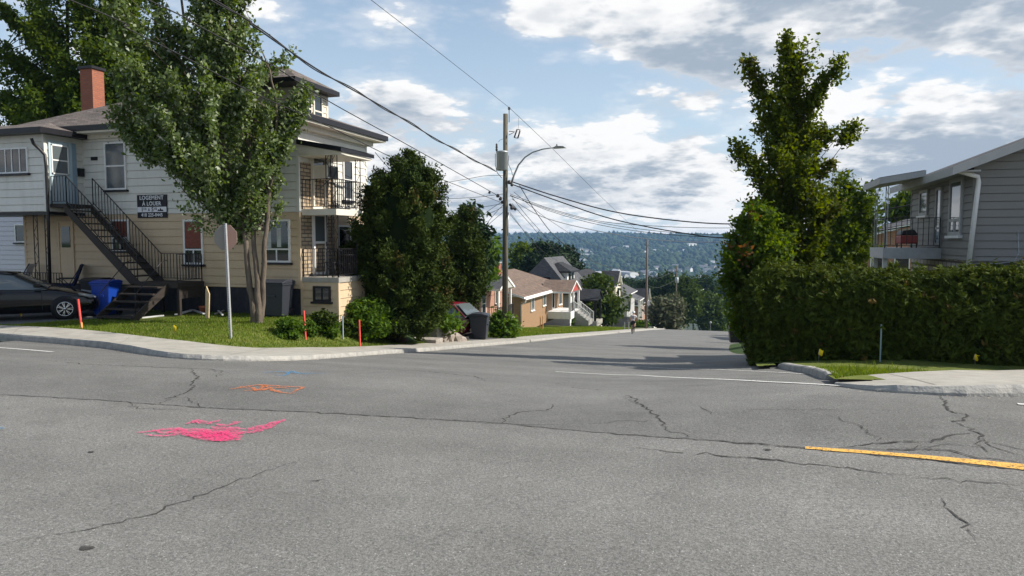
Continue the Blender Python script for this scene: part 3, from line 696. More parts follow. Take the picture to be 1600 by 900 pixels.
# grit and leaf litter along the kerb foot
def grit():
    r = np.random.default_rng(71); V = []; F = []; o = 0; P = []
    for poly, n, sg in ((LOs[:230], 2600, -1), (ROs, 900, -1)):
        for i in r.integers(2, len(poly)-2, n):
            p = poly[i]; t = poly[i+1]-poly[i-1]; t /= max(1e-6, np.hypot(*t)); nn = np.array([t[1], -t[0]])
            P.append(p+nn*(r.exponential(.10)+.02)+t*r.uniform(-.1, .1))
    P = np.array(P); n = len(P); z = G(P[:, 0], P[:, 1])+.004; s_ = r.uniform(.004, .018, n); a_ = r.uniform(0, 6.28, n)
    V = np.stack([np.stack([P[:, 0]+s_*np.cos(a_+k*2.1), P[:, 1]+s_*np.sin(a_+k*2.1), z+(.006 if k == 0 else 0)], 1) for k in range(3)], 1).reshape(-1, 3)
    return kind(tag(np_mesh('gravel', V, np.arange(3*n).reshape(-1, 3), M['wood_grey']), 'fine grit and litter along the foot of the kerbs', 'gravel'), 'stuff')
grit()
blw = blades(2600, -18, -7.5, 10, 18, lambda u, v: np.min(np.hypot(u[:, None]-LOs[::3, 0][None], v[:, None]-LOs[::3, 1][None]), 1) < .06, .07, .008, -.0, 36)
if len(blw[0]): kind(tag(np_mesh('weeds', blw[0], blw[1], L_GRASS, blw[2]), 'small weeds sprouting along the left kerb', 'weeds'), 'stuff')
# ------------------------------------------------------------------ building helpers
def bxp(mb, ax, c, out, a0, a1, n0, n1, z0, z1, m=0):
    n0, n1 = c+out*n0, c+out*n1
    if ax == 'v': mb.box(min(a0, a1), max(a0, a1), min(n0, n1), max(n0, n1), z0, z1, m)
    else: mb.box(min(n0, n1), max(n0, n1), min(a0, a1), max(a0, a1), z0, z1, m)
def siding(mb, ax, c, out, a0, a1, z0, z1, expo, m=0, lip=.018):
    z = z1
    def P(a, n, z): return (a, c+out*n, z) if ax == 'v' else (c+out*n, a, z)
    while z > z0+.02:
        zb = max(z0, z-expo)
        zg_ = zb+min(.016, expo*.08); n0, n1 = .022, .042
        mb.add([P(a0, 0, z), P(a1, 0, z), P(a1, n0, z), P(a0, n0, z), P(a1, n1, zg_), P(a0, n1, zg_), P(a1, 0, zg_), P(a0, 0, zg_)], [(0, 1, 2, 3), (3, 2, 4, 5), (5, 4, 6, 7)], m)
        z = zb
def walls(parent, name, mat, u0, u1, v0, v1, z0, z1, expo=.2, label=None):
    mb = MB(); mb.box(u0, u1, v0, v1, z0, z1)
    if expo:
        siding(mb, 'v', v0, -1, u0, u1, z0, z1, expo); siding(mb, 'v', v1, 1, u0, u1, z0, z1, expo)
        siding(mb, 'u', u0, -1, v0, v1, z0, z1, expo); siding(mb, 'u', u1, 1, v0, v1, z0, z1, expo)
        for u, su in ((u0, -1), (u1, 1)):
            for v, sv in ((v0, -1), (v1, 1)):
                mb.box(min(u-.05*su, u+.046*su), max(u-.05*su, u+.046*su), min(v-.05*sv, v+.046*sv), max(v-.05*sv, v+.046*sv), z0, z1)
    o = mb.build(name, mat, parent)
    if label: o['label'] = label
    return o
def window(parent, ax, c, out, a0, a1, z0, z1, bars=(), frame='white_paint', pane='glass', fw=.06, sill='black_trim', name='window', extra=None, depth=.05):
    if a0 > a1: a0, a1 = a1, a0
    if z0 > z1: z0, z1 = z1, z0
    c = c+out*.03; mb = MB()
    for (q0, q1, y0, y1) in ((a0, a0+fw, z0, z1), (a1-fw, a1, z0, z1), (a0+fw, a1-fw, z1-fw, z1), (a0+fw, a1-fw, z0, z0+fw)):
        bxp(mb, ax, c, out, q0, q1, -.02, depth, y0, y1)
    for b in bars:
        if b[0] == 'h':
            zc = z0+(z1-z0)*b[1]; bxp(mb, ax, c, out, a0+fw, a1-fw, -.02, depth-.006, zc-fw*.4, zc+fw*.4)
        else:
            ac = a0+(a1-a0)*b[1]; y0 = z0+(z1-z0)*(b[2] if len(b) > 2 else 0); y1 = z0+(z1-z0)*(b[3] if len(b) > 2 else 1)
            bxp(mb, ax, c, out, ac-fw*.35, ac+fw*.35, -.02, depth-.008, max(y0, z0+fw), min(y1, z1-fw))
    f = mb.build(name, M[frame], parent)
    p = MB(); bxp(p, ax, c, out, a0+fw*.9, a1-fw*.9, -.02, .024, z0+fw*.9, z1-fw*.9); p.build('pane', M[pane], f)
    if extra:                                       # curtain seen in part of the window: (frac a0,a1,z0,z1, material)
        q = MB()
        for e in extra: bxp(q, ax, c, out, a0+(a1-a0)*e[0], a0+(a1-a0)*e[1], .02, .027, z0+(z1-z0)*e[2], z0+(z1-z0)*e[3])
        q.build('curtain', M[extra[0][4]], f)
    if sill:
        s = MB(); bxp(s, ax, c, out, a0-.06, a1+.06, -.03, .10, z0-.07, z0-.002); s.build('sill', M[sill], f)
    return f
def wpx(ax, c, x0, x1, y0, y1):                     # photograph rectangle on a wall plane
    f = on_v if ax == 'v' else on_u; i = 0 if ax == 'v' else 1
    xm, ym = (x0+x1)/2, (y0+y1)/2
    return f(x0, ym, c)[i], f(x1, ym, c)[i], f(xm, y1, c)[2], f(xm, y0, c)[2]
def roof_mb(u0, u1, v0, v1, ze, zr, axis='v', hip0=0, hip1=0, th=.2):
    mb = MB()
    if axis == 'v': m = (u0+u1)/2; A = (m, v0+hip0, zr); B = (m, v1-hip1, zr)
    else: m = (v0+v1)/2; A = (u0+hip0, m, zr); B = (u1-hip1, m, zr)
    c = [(u0, v0, ze), (u1, v0, ze), (u1, v1, ze), (u0, v1, ze)]; lo = [(x, y, ze-th) for x, y, z in c]
    vs = c+[A, B]+lo
    if axis == 'v':
        fs = [(0, 4, 5, 3), (1, 2, 5, 4)]; ends = [(0, 1, 4), (2, 3, 5)]; hips = (hip0, hip1)
    else:
        fs = [(0, 1, 5, 4), (3, 4, 5, 2)]; ends = [(3, 0, 4), (1, 2, 5)]; hips = (hip0, hip1)
    mb.add(vs, fs, 0)
    for e, h in zip(ends, hips): mb.add([vs[i] for i in e], [(0, 1, 2)], 0 if h else 2)
    mb.add(c+lo, [(0, 1, 5, 4), (1, 2, 6, 5), (2, 3, 7, 6), (3, 0, 4, 7), (4, 5, 6, 7)], 1)
    # raking boards on open gables
    for e, h, s in zip(ends, hips, (-1, 1)):
        if h: continue
        P = [Vector(vs[i]) for i in e]
        ap = P[2]; off = Vector((0, s*.03, 0)) if axis == 'v' else Vector((s*.03, 0, 0))
        for q in P[:2]: mb.bar(q+off-Vector((0, 0, .06)), ap+off-Vector((0, 0, .06)), .05, .2, 1)
    return mb
def rail(mb, a, b, h=.9, sp=.12, r=.008, rr=.014, low=.08, m=0):
    a = Vector(a); b = Vector(b); up = Vector((0, 0, 1)); n = max(1, int(round((b-a).length/sp)))
    mb.bar(a+up*h, b+up*h, rr*2, rr*1.6, m); mb.bar(a+up*low, b+up*low, rr*1.6, rr*1.4, m)
    for i in range(n+1):
        p = a.lerp(b, i/n); w = rr*1.7 if i in (0, n) else r*2
        mb.bar(p+up*(0 if i in (0, n) else low), p+up*h, w, w, m)
def iron_post(mb, p, z0, z1, w=.16, axis='u', m=0):
    x, y = p; dx, dy = (w/2, 0) if axis == 'u' else (0, w/2)
    for s in (-1, 1): mb.bar((x+s*dx, y+s*dy, z0), (x+s*dx, y+s*dy, z1), .022, .022, m)
    n = int((z1-z0)/.28)
    for i in range(n):
        a = z0+(z1-z0)*i/n; b = z0+(z1-z0)*(i+1)/n; s = 1 if i % 2 else -1
        mb.bar((x-s*dx, y-s*dy, a), (x+s*dx, y+s*dy, b), .011, .011, m)
def text_mesh(name, body, size, mat, parent, loc, rot, extr=.004, bold=.0, xs=1.0, align='CENTER'):
    c = bpy.data.curves.new(name, 'FONT'); c.body = body; c.size = size; c.extrude = extr; c.offset = bold; c.align_x = align; c.space_character = 1.08; c.align_y = 'CENTER'
    o = bpy.data.objects.new(name, c); COL.objects.link(o); bpy.context.view_layer.update()
    me = bpy.data.meshes.new_from_object(o.evaluated_get(bpy.context.evaluated_depsgraph_get())); bpy.data.objects.remove(o)
    me.name = name; me.materials.clear(); me.materials.append(mat); q = bpy.data.objects.new(name, me); COL.objects.link(q)
    me.transform(Matrix.Diagonal((xs, 1, 1, 1))); q.parent = parent; q.location = loc; q.rotation_euler = rot; return q
# ------------------------------------------------------------------ the corner house
HV0, HU1, HV1, HU0 = 19.2, -13.0, 23.4, -24.4
zB = on_v(420, 332, HV0)[2]; zT = on_v(420, 450, HV0)[2]; zE = 5.24
H1 = empty('apartment_house', (-18.7, 21.3, -.8), 'two storey apartment house with white siding above tan siding and a red brick chimney', 'house')
walls(H1, 'upper_wall', M['white_siding'], HU0, HU1, HV0, HV1, zB, zE-.05, .255)
walls(H1, 'lower_wall', M['tan_siding'], HU0, HU1, HV0, HV1, zT, zB-.002, .255)
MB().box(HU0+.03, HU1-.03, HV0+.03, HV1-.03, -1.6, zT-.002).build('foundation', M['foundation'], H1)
rf = roof_mb(HU0-.7, HU1+.62, HV0-.62, HV1+.62, zE+.18, 6.9, 'u', 4.6, 4.4, .17)
rf = rf.build('roof', [M['roof_brown'], M['black_trim'], M['white_siding']], H1)
# soffit and cornice below the eaves
mb = MB(); mb.box(HU0-.6, HU1+.55, HV0-.55, HV1+.55, zE-.06, zE+.005)
mb.box(HU1, HU1+.22, HV0-.2, HV1+.2, zE-.22, zE-.062); mb.box(HU0, HU1, HV0-.14, HV0, zE-.2, zE-.062); mb.build('soffit', M['cream_paint'], H1)
# chimney
p = on_d(145, 150, 28.2); mb = MB(); mb.box(p[0]-.30, p[0]+.30, p[1]-.27, p[1]+.27, 5.0, 8.2, 0); mb.box(p[0]-.36, p[0]+.36, p[1]-.33, p[1]+.33, 8.2, 8.30, 1)
ch = mb.build('chimney', [M['brick_red'], M['black_trim']], rf)
# front windows
def fwin(x0, x1, y0, y1, **k): a0, a1, z0, z1 = wpx('v', HV0, x0, x1, y0, y1); return window(H1, 'v', HV0, -1, a0, a1, z0, z1, **k)
fwin(166, 199, 222, 297, bars=[('h', .5)], pane='glass_screen')
fwin(176, 204, 343, 392, bars=[('h', .42), ('v', .5, 0, .42)], extra=[(.12, .9, .45, .95, 'curtain_red')])
fwin(289, 319, 343, 413, bars=[('h', .33), ('v', .5, 0, .33)], extra=[(.1, .92, .37, .94, 'curtain_red')])
fwin(414, 455, 343, 410, bars=[('h', .31), ('v', .48, 0, .31)], extra=[(.08, .28, .34, .94, 'curtain_white'), (.5, .66, .36, .8, 'curtain_white')])
fwin(345, 378, 226, 296, bars=[('h', .5)], pane='glass_screen')
a0, a1, z0, z1 = wpx('v', HV0, 94, 118, 345, 433)
dr = window(H1, 'v', HV0, -1, a0, a1, z0, z1, frame='tan_siding', pane='tan_siding', name='door', sill=None, bars=[('h', .45)])
mb = MB(); bxp(mb, 'v', HV0, -1, a0+.16, a1-.16, .05, .07, z0+1.05, z1-.2); mb.build('door_glass', M['glass'], dr)
# street side windows and doors (upper and lower)
def swin(x0, x1, y0, y1, **k): a0, a1, z0, z1 = wpx('u', HU1, x0, x1, y0, y1); return window(H1, 'u', HU1, 1, a0, a1, z0, z1, **k)
swin(534, 549, 250, 313, bars=[('h', .5)]); swin(526, 546, 352, 413, bars=[('h', .35)])
def stone_panel(z0, z1): mb = MB(); bxp(mb, 'u', HU1, 1, HV0+.02, HV0+1.95, .018, .055, z0, z1); return mb.build('stone_veneer', M['stone'], H1)
zd = on_v(498, 326, HV0+.1)[2]; zl = on_v(500, 433, HV0+.1)[2]
stone_panel(zd, zd+1.45); stone_panel(zl, zl+2.0)
for zz, mt, dm in ((zd, 'cream_paint', 'cream_paint'), (zl, 'white_paint', 'white_paint')):
    dr = window(H1, 'u', HU1, 1, HV0+.6, HV0+1.42, zz+.02, zz+2.05, frame=mt, pane=dm, name='door', sill=None, fw=.09, depth=.09, bars=[('h', .52)])
    mb = MB(); bxp(mb, 'u', HU1, 1, HV0+.72, HV0+1.30, .05, .08, zz+1.12, zz+1.93); mb.build('door_glass', M['glass_grey'], dr)
    mb = MB(); bxp(mb, 'u', HU1, 1, HV0+1.31, HV0+1.34, .115, .16, zz+.95, zz+1.1); mb.build('handle', M['black_metal'], dr)
# air conditioner in the upper door
mb = MB(); mb.box(HU1+.06, HU1+.62, HV0+.66, HV0+1.30, zd+.98, zd+1.40); mb.box(HU1+.62, HU1+.635, HV0+.70, HV0+1.26, zd+1.02, zd+1.36, 1)
mb.bar((HU1+.5, HV0+.98, zd+.98), (HU1+.08, HV0+.98, zd+.65), .03, m=1); tag(mb.build('air_conditioner', [M['cream_paint'], M['glass_grey']]), 'boxy window air conditioner stuck in the upper balcony door', 'air conditioner')
# balcony
BU = -11.72; BV0, BV1 = HV0+.05, 20.8
mb = MB(); mb.box(HU1+.002, BU, BV0, BV1, zd-.20, zd-.01); mb.build('balcony_floor', M['cream_paint'], H1)
mb = MB()
for a, b in (((HU1+.06, BV0+.05), (BU-.05, BV0+.05)), ((BU-.05, BV0+.05), (BU-.05, BV1-.05)), ((HU1+.06, BV1-.05), (BU-.05, BV1-.05))): rail(mb, (*a, zd-.01), (*b, zd-.01), .92, .125)
mb.build('balcony_railing', M['black_metal'], H1)
zpr = on_v(533, 236, HV0)[2]
for (x, y, ax) in ((BU-.06, BV0+.05, 'v'), (BU-.28, BV0+.05, 'u'), (BU-.06, BV1-.1, 'v')):
    for za, zb_ in ((zd, zpr+.02), (zl, zd-.2)): mb = MB(); iron_post(mb, (x, y), za, zb_, .17, 'u'); mb.build('iron_post', M['black_metal'], H1)
# porch roof (lean-to)
zw = on_v(476, 218, HV0)[2]
mb = MB(); uo = BU+.30; v0, v1 = HV0-.12, BV1+.35
P = [(HU1+.02, v0, zw), (uo, v0, zpr+.1), (uo, v0, zpr-.02), (HU1+.02, v0, zw-.14)]
mb.prism(P, (0, v1-v0, 0), 1); mb.add([(HU1+.02, v0, zw+.012), (uo+.02, v0-.02, zpr+.112), (uo+.02, v1+.02, zpr+.112), (HU1+.02, v1, zw+.012)], [(0, 1, 2, 3)], 0)
mb.box(HU1+.05, uo-.05, v0+.08, v1-.08, zpr-.10, zpr-.03, 2); mb.prism([(HU1+.02, v0+.05, zw-.14), (uo-.04, v0+.05, zpr-.03), (HU1+.02, v0+.05, zpr-.03)], (0, .04, 0), 2)
mb.build('porch_roof', [M['roof_brown'], M['black_trim'], M['cream_paint']], H1)
# lower porch block
walls(H1, 'porch_base', M['tan_siding'], HU1+.04, BU+.02, BV0, BV1, -1.6, zl-.16, .255)
MB().box(HU1+.01, BU+.08, BV0-.05, BV1+.05, zl-.158, zl-.005).build('porch_floor', M['concrete'], H1)
a0, a1, z0, z1 = wpx('v', BV0, 491, 518, 447, 471); window(H1, 'v', BV0, -1, a0, a1, z0, z1, bars=[('v', .5)], frame='black_trim')
mb = MB()
for a, b in (((HU1+.08, BV0+.02), (BU+.02, BV0+.02)), ((BU+.02, BV0+.02), (BU+.02, BV1-.4))): rail(mb, (*a, zl), (*b, zl), .88, .13)
mb.build('porch_railing', M['black_metal'], H1)
# dormer on the street slope
du0, du1, dv0, dv1 = -15.6, -13.0, 19.26, 20.85
dz0 = 5.3; dz1 = on_u(472, 143, du1)[2]+.12
dm = walls(H1, 'dormer', M['cream_siding'], du0, du1, dv0, dv1, dz0, dz1, .2)
mb = roof_mb(du0-.4, du1+.42, dv0-.75, dv1+.15, dz1+.12, dz1+.78, 'u', 1.2, 1.2, .14); mb.build('dormer_roof', [M['roof_brown'], M['black_trim'], M['cream_siding']], dm)
for a, b in ((dv0+.14, dv0+.66), (dv0+.74, dv0+1.26)): window(dm, 'u', du1, 1, a, b, dz1-1.25, dz1-.08, bars=[('h', .55)], frame='cream_paint', sill='cream_paint')
# upper enclosed porch on the left
PU1, PV0 = -21.6, 17.75
zpb = on_v(40, 331, PV0)[2]; zpe = 5.07
pw = walls(H1, 'porch_wall', M['white_siding'], -29, PU1, PV0, HV0-.02, zpb, zpe-.02, .255)
MB().box(-29, PU1+.02, PV0-.03, HV0-.03, zpb-.10, zpb-.003).build('porch_floor', M['black_trim'], H1)
mb = MB(); e = [(-29, PV0-.42), (PU1+.38, PV0-.42), (PU1+.38, HV0-.01), (-29, HV0-.01)]; A = (PU1-1.3, HV0-.01, zpe+.62); B = (-29, HV0-.01, zpe+.62)
vs = [(x, y, zpe+.14) for x, y in e]+[A, B]+[(x, y, zpe-.03) for x, y in e]
mb.add(vs, [(0, 1, 4, 5), (1, 2, 4)], 0); mb.add(vs, [(0, 1, 7, 6), (1, 2, 8, 7), (6, 7, 8, 9), (0, 5, 3), (2, 3, 5, 4)], 1); mb.build('porch_roof', [M['roof_brown'], M['black_trim']], H1)
a0, a1, z0, z1 = wpx('v', PV0, -30, 46, 232, 272); window(H1, 'v', PV0, -1, a0, a1, z0, z1, bars=[('v', .35), ('v', .55), ('v', .68), ('v', .84)], fw=.05)
a0, a1, z0, z1 = PV0+.1, PV0+.95, on_u(95, 319, PU1)[2], on_u(95, 222, PU1)[2]
dr = window(H1, 'u', PU1, 1, a0, a1, z0, z1, frame='pale_blue', pane='pale_blue', name='door', sill=None, fw=.07)
mb = MB(); bxp(mb, 'u', PU1, 1, a0+.13, a1-.17, .055, .07, z0+1.02, z1-.16); bxp(mb, 'u', PU1, 1, a0+.13, a1-.17, .07, .08, z0+1.42, z0+1.46, 1)
for q0, q1, y0, y1 in ((a0+.09, a0+.13, z0+.98, z1-.12), (a1-.17, a1-.13, z0+.98, z1-.12), (a0+.09, a1-.13, z1-.16, z1-.12), (a0+.09, a1-.13, z0+.98, z0+1.02)): bxp(mb, 'u', PU1, 1, q0, q1, .055, .08, y0, y1, 1)
mb.build('door_glass', [M['glass_grey'], M['white_paint']], dr)
mb = MB(); bxp(mb, 'u', PU1, 1, a1+.002, a1+.17, -.01, .075, z0, z1); mb.build('door_side_panel', M['slate_blue'], H1)
mb = MB(); bxp(mb, 'u', PU1, 1, a1+.22, a1+.42, .02, .12, z0+.98, z0+1.22); bxp(mb, 'u', PU1, 1, a1+.21, a1+.43, .02, .14, z0+1.22, z0+1.25); mb.build('mailbox', M['black_metal'], H1)
p = on_v(150, 248, HV0); mb = MB(); bxp(mb, 'v', HV0, -1, p[0]-.17, p[0]+.1, .02, .06, p[2]-.06, p[2]+.06); npl = mb.build('number_plate', M['sign_black'], H1)
for i, ch_ in enumerate('331'): pass
# drain pipe
q = [on_v(49, 216, PV0-.35), on_v(52, 224, PV0-.3), on_v(62, 233, PV0-.12), on_v(70, 242, PV0-.08), on_v(72, 262, PV0-.08), on_v(75, 330, PV0-.08), on_v(79, 470, PV0-.08)]
MB().tube(q, .048, 8).build('drainpipe', M['black_metal'], H1)
for u in (-21.75, -22.25, -26.5): mb = MB(); iron_post(mb, (u, PV0+.1), -.8, zpb-.1, .17, 'u'); mb.build('iron_post', M['black_metal'], H1)
zf = -.35
MB().box(-27.5, -21.3, PV0+.2, HV0-.02, -.85, zf).build('porch_floor', M['grey_conc'], H1)
mb = MB(); rail(mb, (-27.4, PV0+.28, zf), (-21.4, PV0+.28, zf), .85, .12); mb.build('porch_railing', M['black_metal'], H1)
# outside stairs
ST = []
zs = on_u(100, 319, PU1)[2]; zL = on_v(262, 441, 18.0)[2]; v0, v1 = 17.85, 18.85; uL = -18.05; uL2 = -16.45
mb = MB(); mb.box(PU1+.03, PU1+.75, v0, v1, zs-.14, zs-.02)
us0 = PU1+.75
for vv in (v0, v1): mb.prism([(us0-.1, vv-.02, zs-.02), (us0-.1, vv-.02, zs-.27), (uL-.05, vv-.02, zL-.28), (uL+.1, vv-.02, zL-.02)], (0, .05, 0))
n = 12
for i in range(1, n):
    t = i/n; z = zs-.02+(zL-zs)*t; u = us0+(uL-us0)*t; mb.box(u-.14, u+.12, v0+.03, v1-.02, z-.04, z)
stairs = mb.build('upper_stairs', M['dark_wood'], H1)
mb = MB()
for vv in (v0, v1):
    rail(mb, (us0, vv, zs-.02), (uL, vv, zL-.02), .9, .17)
rail(mb, (PU1+.12, v0, zs-.02), (us0, v0, zs-.02), .9, .12); rail(mb, (uL, v1, zL), (uL2, v1, zL), .88, .12); rail(mb, (uL2, v1, zL), (uL2, v0-.05, zL), .88, .12)
mb.build('stair_railing', M['black_metal'], H1)
mb = MB(); mb.box(uL-.1, uL2+.05, v0-.1, v1+.05, zL-.16, zL)
for u in (uL, uL2): 
    for v in (v0, v1): mb.box(u-.045, u+.045, v-.045, v+.045, -.85, zL-.16)
mb.box(uL2-.02, uL2+.02, v0, v1, zL-.5, zL-.162)
mb.build('stair_landing', M['dark_wood'], H1)
mb = MB(); n = 5; zg = -.76; va = v0-.1; vb = v0-1.35; ua, ub = uL-.1, uL2-.35
for i in range(n):
    t = (i+1)/(n+.0); z = zL+(zg-zL)*t+.10; v = va+(vb-va)*t+.02; mb.box(ua+.03, ub-.03, v-.14, v+.14, z-.045, z)
for u in (ua, ub): mb.prism([(u-.02, va, zL-.02), (u-.02, va, zL-.3), (u-.02, vb+.05, zg-.02), (u-.02, vb-.12, zg), (u-.02, vb-.12, zg+.12)], (.05, 0, 0))
mb.build('lower_stairs', M['dark_wood'], H1)
for u in (ua, ub):
    MB().tube([(u, va, zL+.7), (u, va-.25, zL+.62), (u, vb, zg+.75), (u, vb-.02, zg)], .013, 6).build('handrail', M['black_metal'], H1)
# rental sign
a0, a1, z0, z1 = wpx('v', HV0, 217, 263, 304.5, 340.5); w_, h_ = a1-a0, z1-z0
sg = empty('rental_sign', ((a0+a1)/2, HV0-.05, (z0+z1)/2), 'black and white board reading LOGEMENT À LOUER on the white siding behind the maple', 'sign')
mb = MB(); mb.box(a0, a1, HV0-.07, HV0-.042, z0, z1, 0); mb.box(a0+.01, a1-.01, HV0-.076, HV0-.07, z0+h_*.25, z0+h_*.475, 1); mb.build('board', [M['sign_black'], M['sign_white']], sg)
RX = (math.pi/2, 0, 0)
def stext(t, size, fz, mat, xs=1, dx=0, y=-.029): return text_mesh('lettering', t, size, mat, sg, (dx, y, (fz-.5)*h_), RX, .002, size*.022, xs)
stext('LOGEMENT', .185, .865, M['sign_white'], .98); stext('À LOUER', .185, .61, M['sign_white'], .98); stext('418 225-0445', .155, .12, M['sign_white'], .95)
stext('1', .19, .36, M['sign_black'], 1, -.40); stext('1/2', .10, .39, M['sign_black'], 1, -.29); stext('À', .11, .34, M['sign_black'], 1, -.12); stext('5', .19, .36, M['sign_black'], 1, .03); stext('1/2', .10, .39, M['sign_black'], 1, .15)
mb = MB()
for i, (x, h) in enumerate(((.28, .07), (.36, .11), (.43, .06))): mb.prism([((a0+a1)/2+x-.05, HV0-.080, z0+h_*.29), ((a0+a1)/2+x+.06, HV0-.080, z0+h_*.29), ((a0+a1)/2+x, HV0-.080, z0+h_*.29+h)], (0, .004, 0))
mb.build('roof_symbol', M['sign_black'], sg)
# pale house far left behind the porch
HN = empty('sided_house', (-31, 27, -1), 'pale lilac sided house glimpsed beneath the upper porch at the far left', 'house')
walls(HN, 'wall', M['lilac_siding'], -40, -27.3, 24.5, 32, -1.5, 4.2, .22)
roof_mb(-40.5, -26.8, 24, 32.5, 4.4, 6.6, 'u', 0, 0, .2).build('roof', [M['roof_grey'], M['white_paint'], M['lilac_siding']], HN)
a0, a1, z0, z1 = wpx('v', 24.5, 25, 44, 350, 379); window(HN, 'v', 24.5, -1, a0, a1, z0, z1)
# ------------------------------------------------------------------ houses down the street
def house(name, label, u0, u1, v0, v1, zg, ze, zr, axis='v', hip0=0, hip1=0, wall='lightgrey_siding', roofm='roof_black', trim='white_paint', gable=None, expo=.2, ov=.45):
    r = empty(name, ((u0+u1)/2, (v0+v1)/2, zg), label, 'house', 'houses stepping down the side street')
    walls(r, 'wall', M[wall], u0, u1, v0, v1, zg-.8, ze, expo)
    g = gable or wall
    # gable ends sit at the wall, the roof overhangs
    if not (hip0 and hip1):
        zz = zr-(zr-ze)*.04
        def gb(P, e): MB().prism(P, e).build('gable', M[g], r)
        if axis == 'v':
            if not hip0: gb([(u0, v0, ze), (u1, v0, ze), ((u0+u1)/2, v0, zz)], (0, .1, 0))
            if not hip1: gb([(u0, v1, ze), (u1, v1, ze), ((u0+u1)/2, v1, zz)], (0, -.1, 0))
        else:
            if not hip0: gb([(u0, v0, ze), (u0, v1, ze), (u0, (v0+v1)/2, zz)], (.1, 0, 0))
            if not hip1: gb([(u1, v0, ze), (u1, v1, ze), (u1, (v0+v1)/2, zz)], (-.1, 0, 0))
    # roof slabs
    slope = (zr-ze)/(((u1-u0) if axis == 'v' else (v1-v0))/2)
    zo = ze-slope*ov+.10
    o = gable_roof(u0-ov, u1+ov, v0-ov, v1+ov, zo, zr+.12, axis, hip0+ov if hip0 else 0, hip1+ov if hip1 else 0).build('roof', [M[roofm], M[trim]], r)
    return r, o
def gable_roof(u0, u1, v0, v1, ze, zr, axis, hip0, hip1, th=.16):
    mb = MB()
    if axis == 'v': m = (u0+u1)/2; A = (m, v0+hip0, zr); B = (m, v1-hip1, zr); c = [(u0, v0, ze), (u1, v0, ze), (u1, v1, ze), (u0, v1, ze)]
    else: m = (v0+v1)/2; A = (u0+hip0, m, zr); B = (u1-hip1, m, zr); c = [(u1, v0, ze), (u1, v1, ze), (u0, v1, ze), (u0, v0, ze)]; A, B = B, A
    # generic order: c0,c1 at the A end; c2,c3 at the B end; slopes (c1,c2,B,A) and (c3,c0,A,B)
    top = c+[A, B]; bot = [(x, y, z-th) for x, y, z in top]; vs = top+bot
    faces = [(1, 2, 5, 4), (3, 0, 4, 5)]
    if hip0 if axis == 'v' else hip1: faces.append((0, 1, 4))
    if hip1 if axis == 'v' else hip0: faces.append((2, 3, 5))
    mb.add(vs, faces, 0); mb.add(vs, [tuple(i+6 for i in f[::-1]) for f in faces], 1)
    edges = {}
    for f in faces:
        for i in range(len(f)):
            k = tuple(sorted((f[i], f[(i+1) % len(f)]))); edges[k] = edges.get(k, 0)+1
    mb.add(vs, [(a, b, b+6, a+6) for (a, b), n in edges.items() if n == 1], 1)
    return mb
# A: red brick bungalow behind the cedars
def zpx(y, d): return CZ-(y-375)*d/FPX
A_, Ar = house('brick_bungalow', 'red brick bungalow with a small gabled porch beside the parked red car', -26, -17.2, 43.5, 52, -5.0, -1.35, .45, 'v', wall='brick_rose', roofm='roof_tan', expo=0)
mb = MB(); p = on_d(776, 425, 60); mb.box(p[0]-.3, p[0]+.3, p[1]-.3, p[1]+.3, -2, zpx(411, 60), 0); mb.box(p[0]-.36, p[0]+.36, p[1]-.36, p[1]+.36, zpx(411, 60), zpx(409, 60), 1); mb.lathe((p[0], p[1], zpx(409, 60)), [(.1, 0), (.1, .25)], 8, 1); mb.build('chimney', [M['brick_red'], M['galv']], Ar)
gable_roof(-18, -15.4, 46.2, 49.6, -1.75, -.95, 'u', 0, 0).build('porch_roof', [M['roof_grey'], M['white_paint']], A_)
MB().prism([(-15.5, 46.4, -1.8), (-15.5, 49.4, -1.8), (-15.5, 47.9, -1.05)], (.04, 0, 0)).build('porch_gable', M['lightgrey_siding'], A_)
for v in (46.5, 49.3): MB().box(-15.75, -15.6, v-.08, v+.08, -4.0, -1.8).build('porch_post', M['white_paint'], A_)
MB().box(-17.18, -15.4, 46.2, 49.6, -5, -4.0).build('porch_floor', M['concrete'], A_)
mb = MB(); rail(mb, (-15.5, 46.3, -4), (-15.5, 49.5, -4), .95, .14, .012, .02); rail(mb, (-17.1, 46.3, -4), (-15.5, 46.3, -4), .95, .14, .012, .02); mb.build('porch_railing', M['black_metal'], A_)
window(A_, 'u', -17.2, 1, 47.2, 48.1, -3.98, -1.9, name='door', sill=None, bars=[('h', .5)], frame='white_paint'); window(A_, 'u', -17.2, 1, 50.2, 51.2, -3.2, -1.9, bars=[('v', .5)])
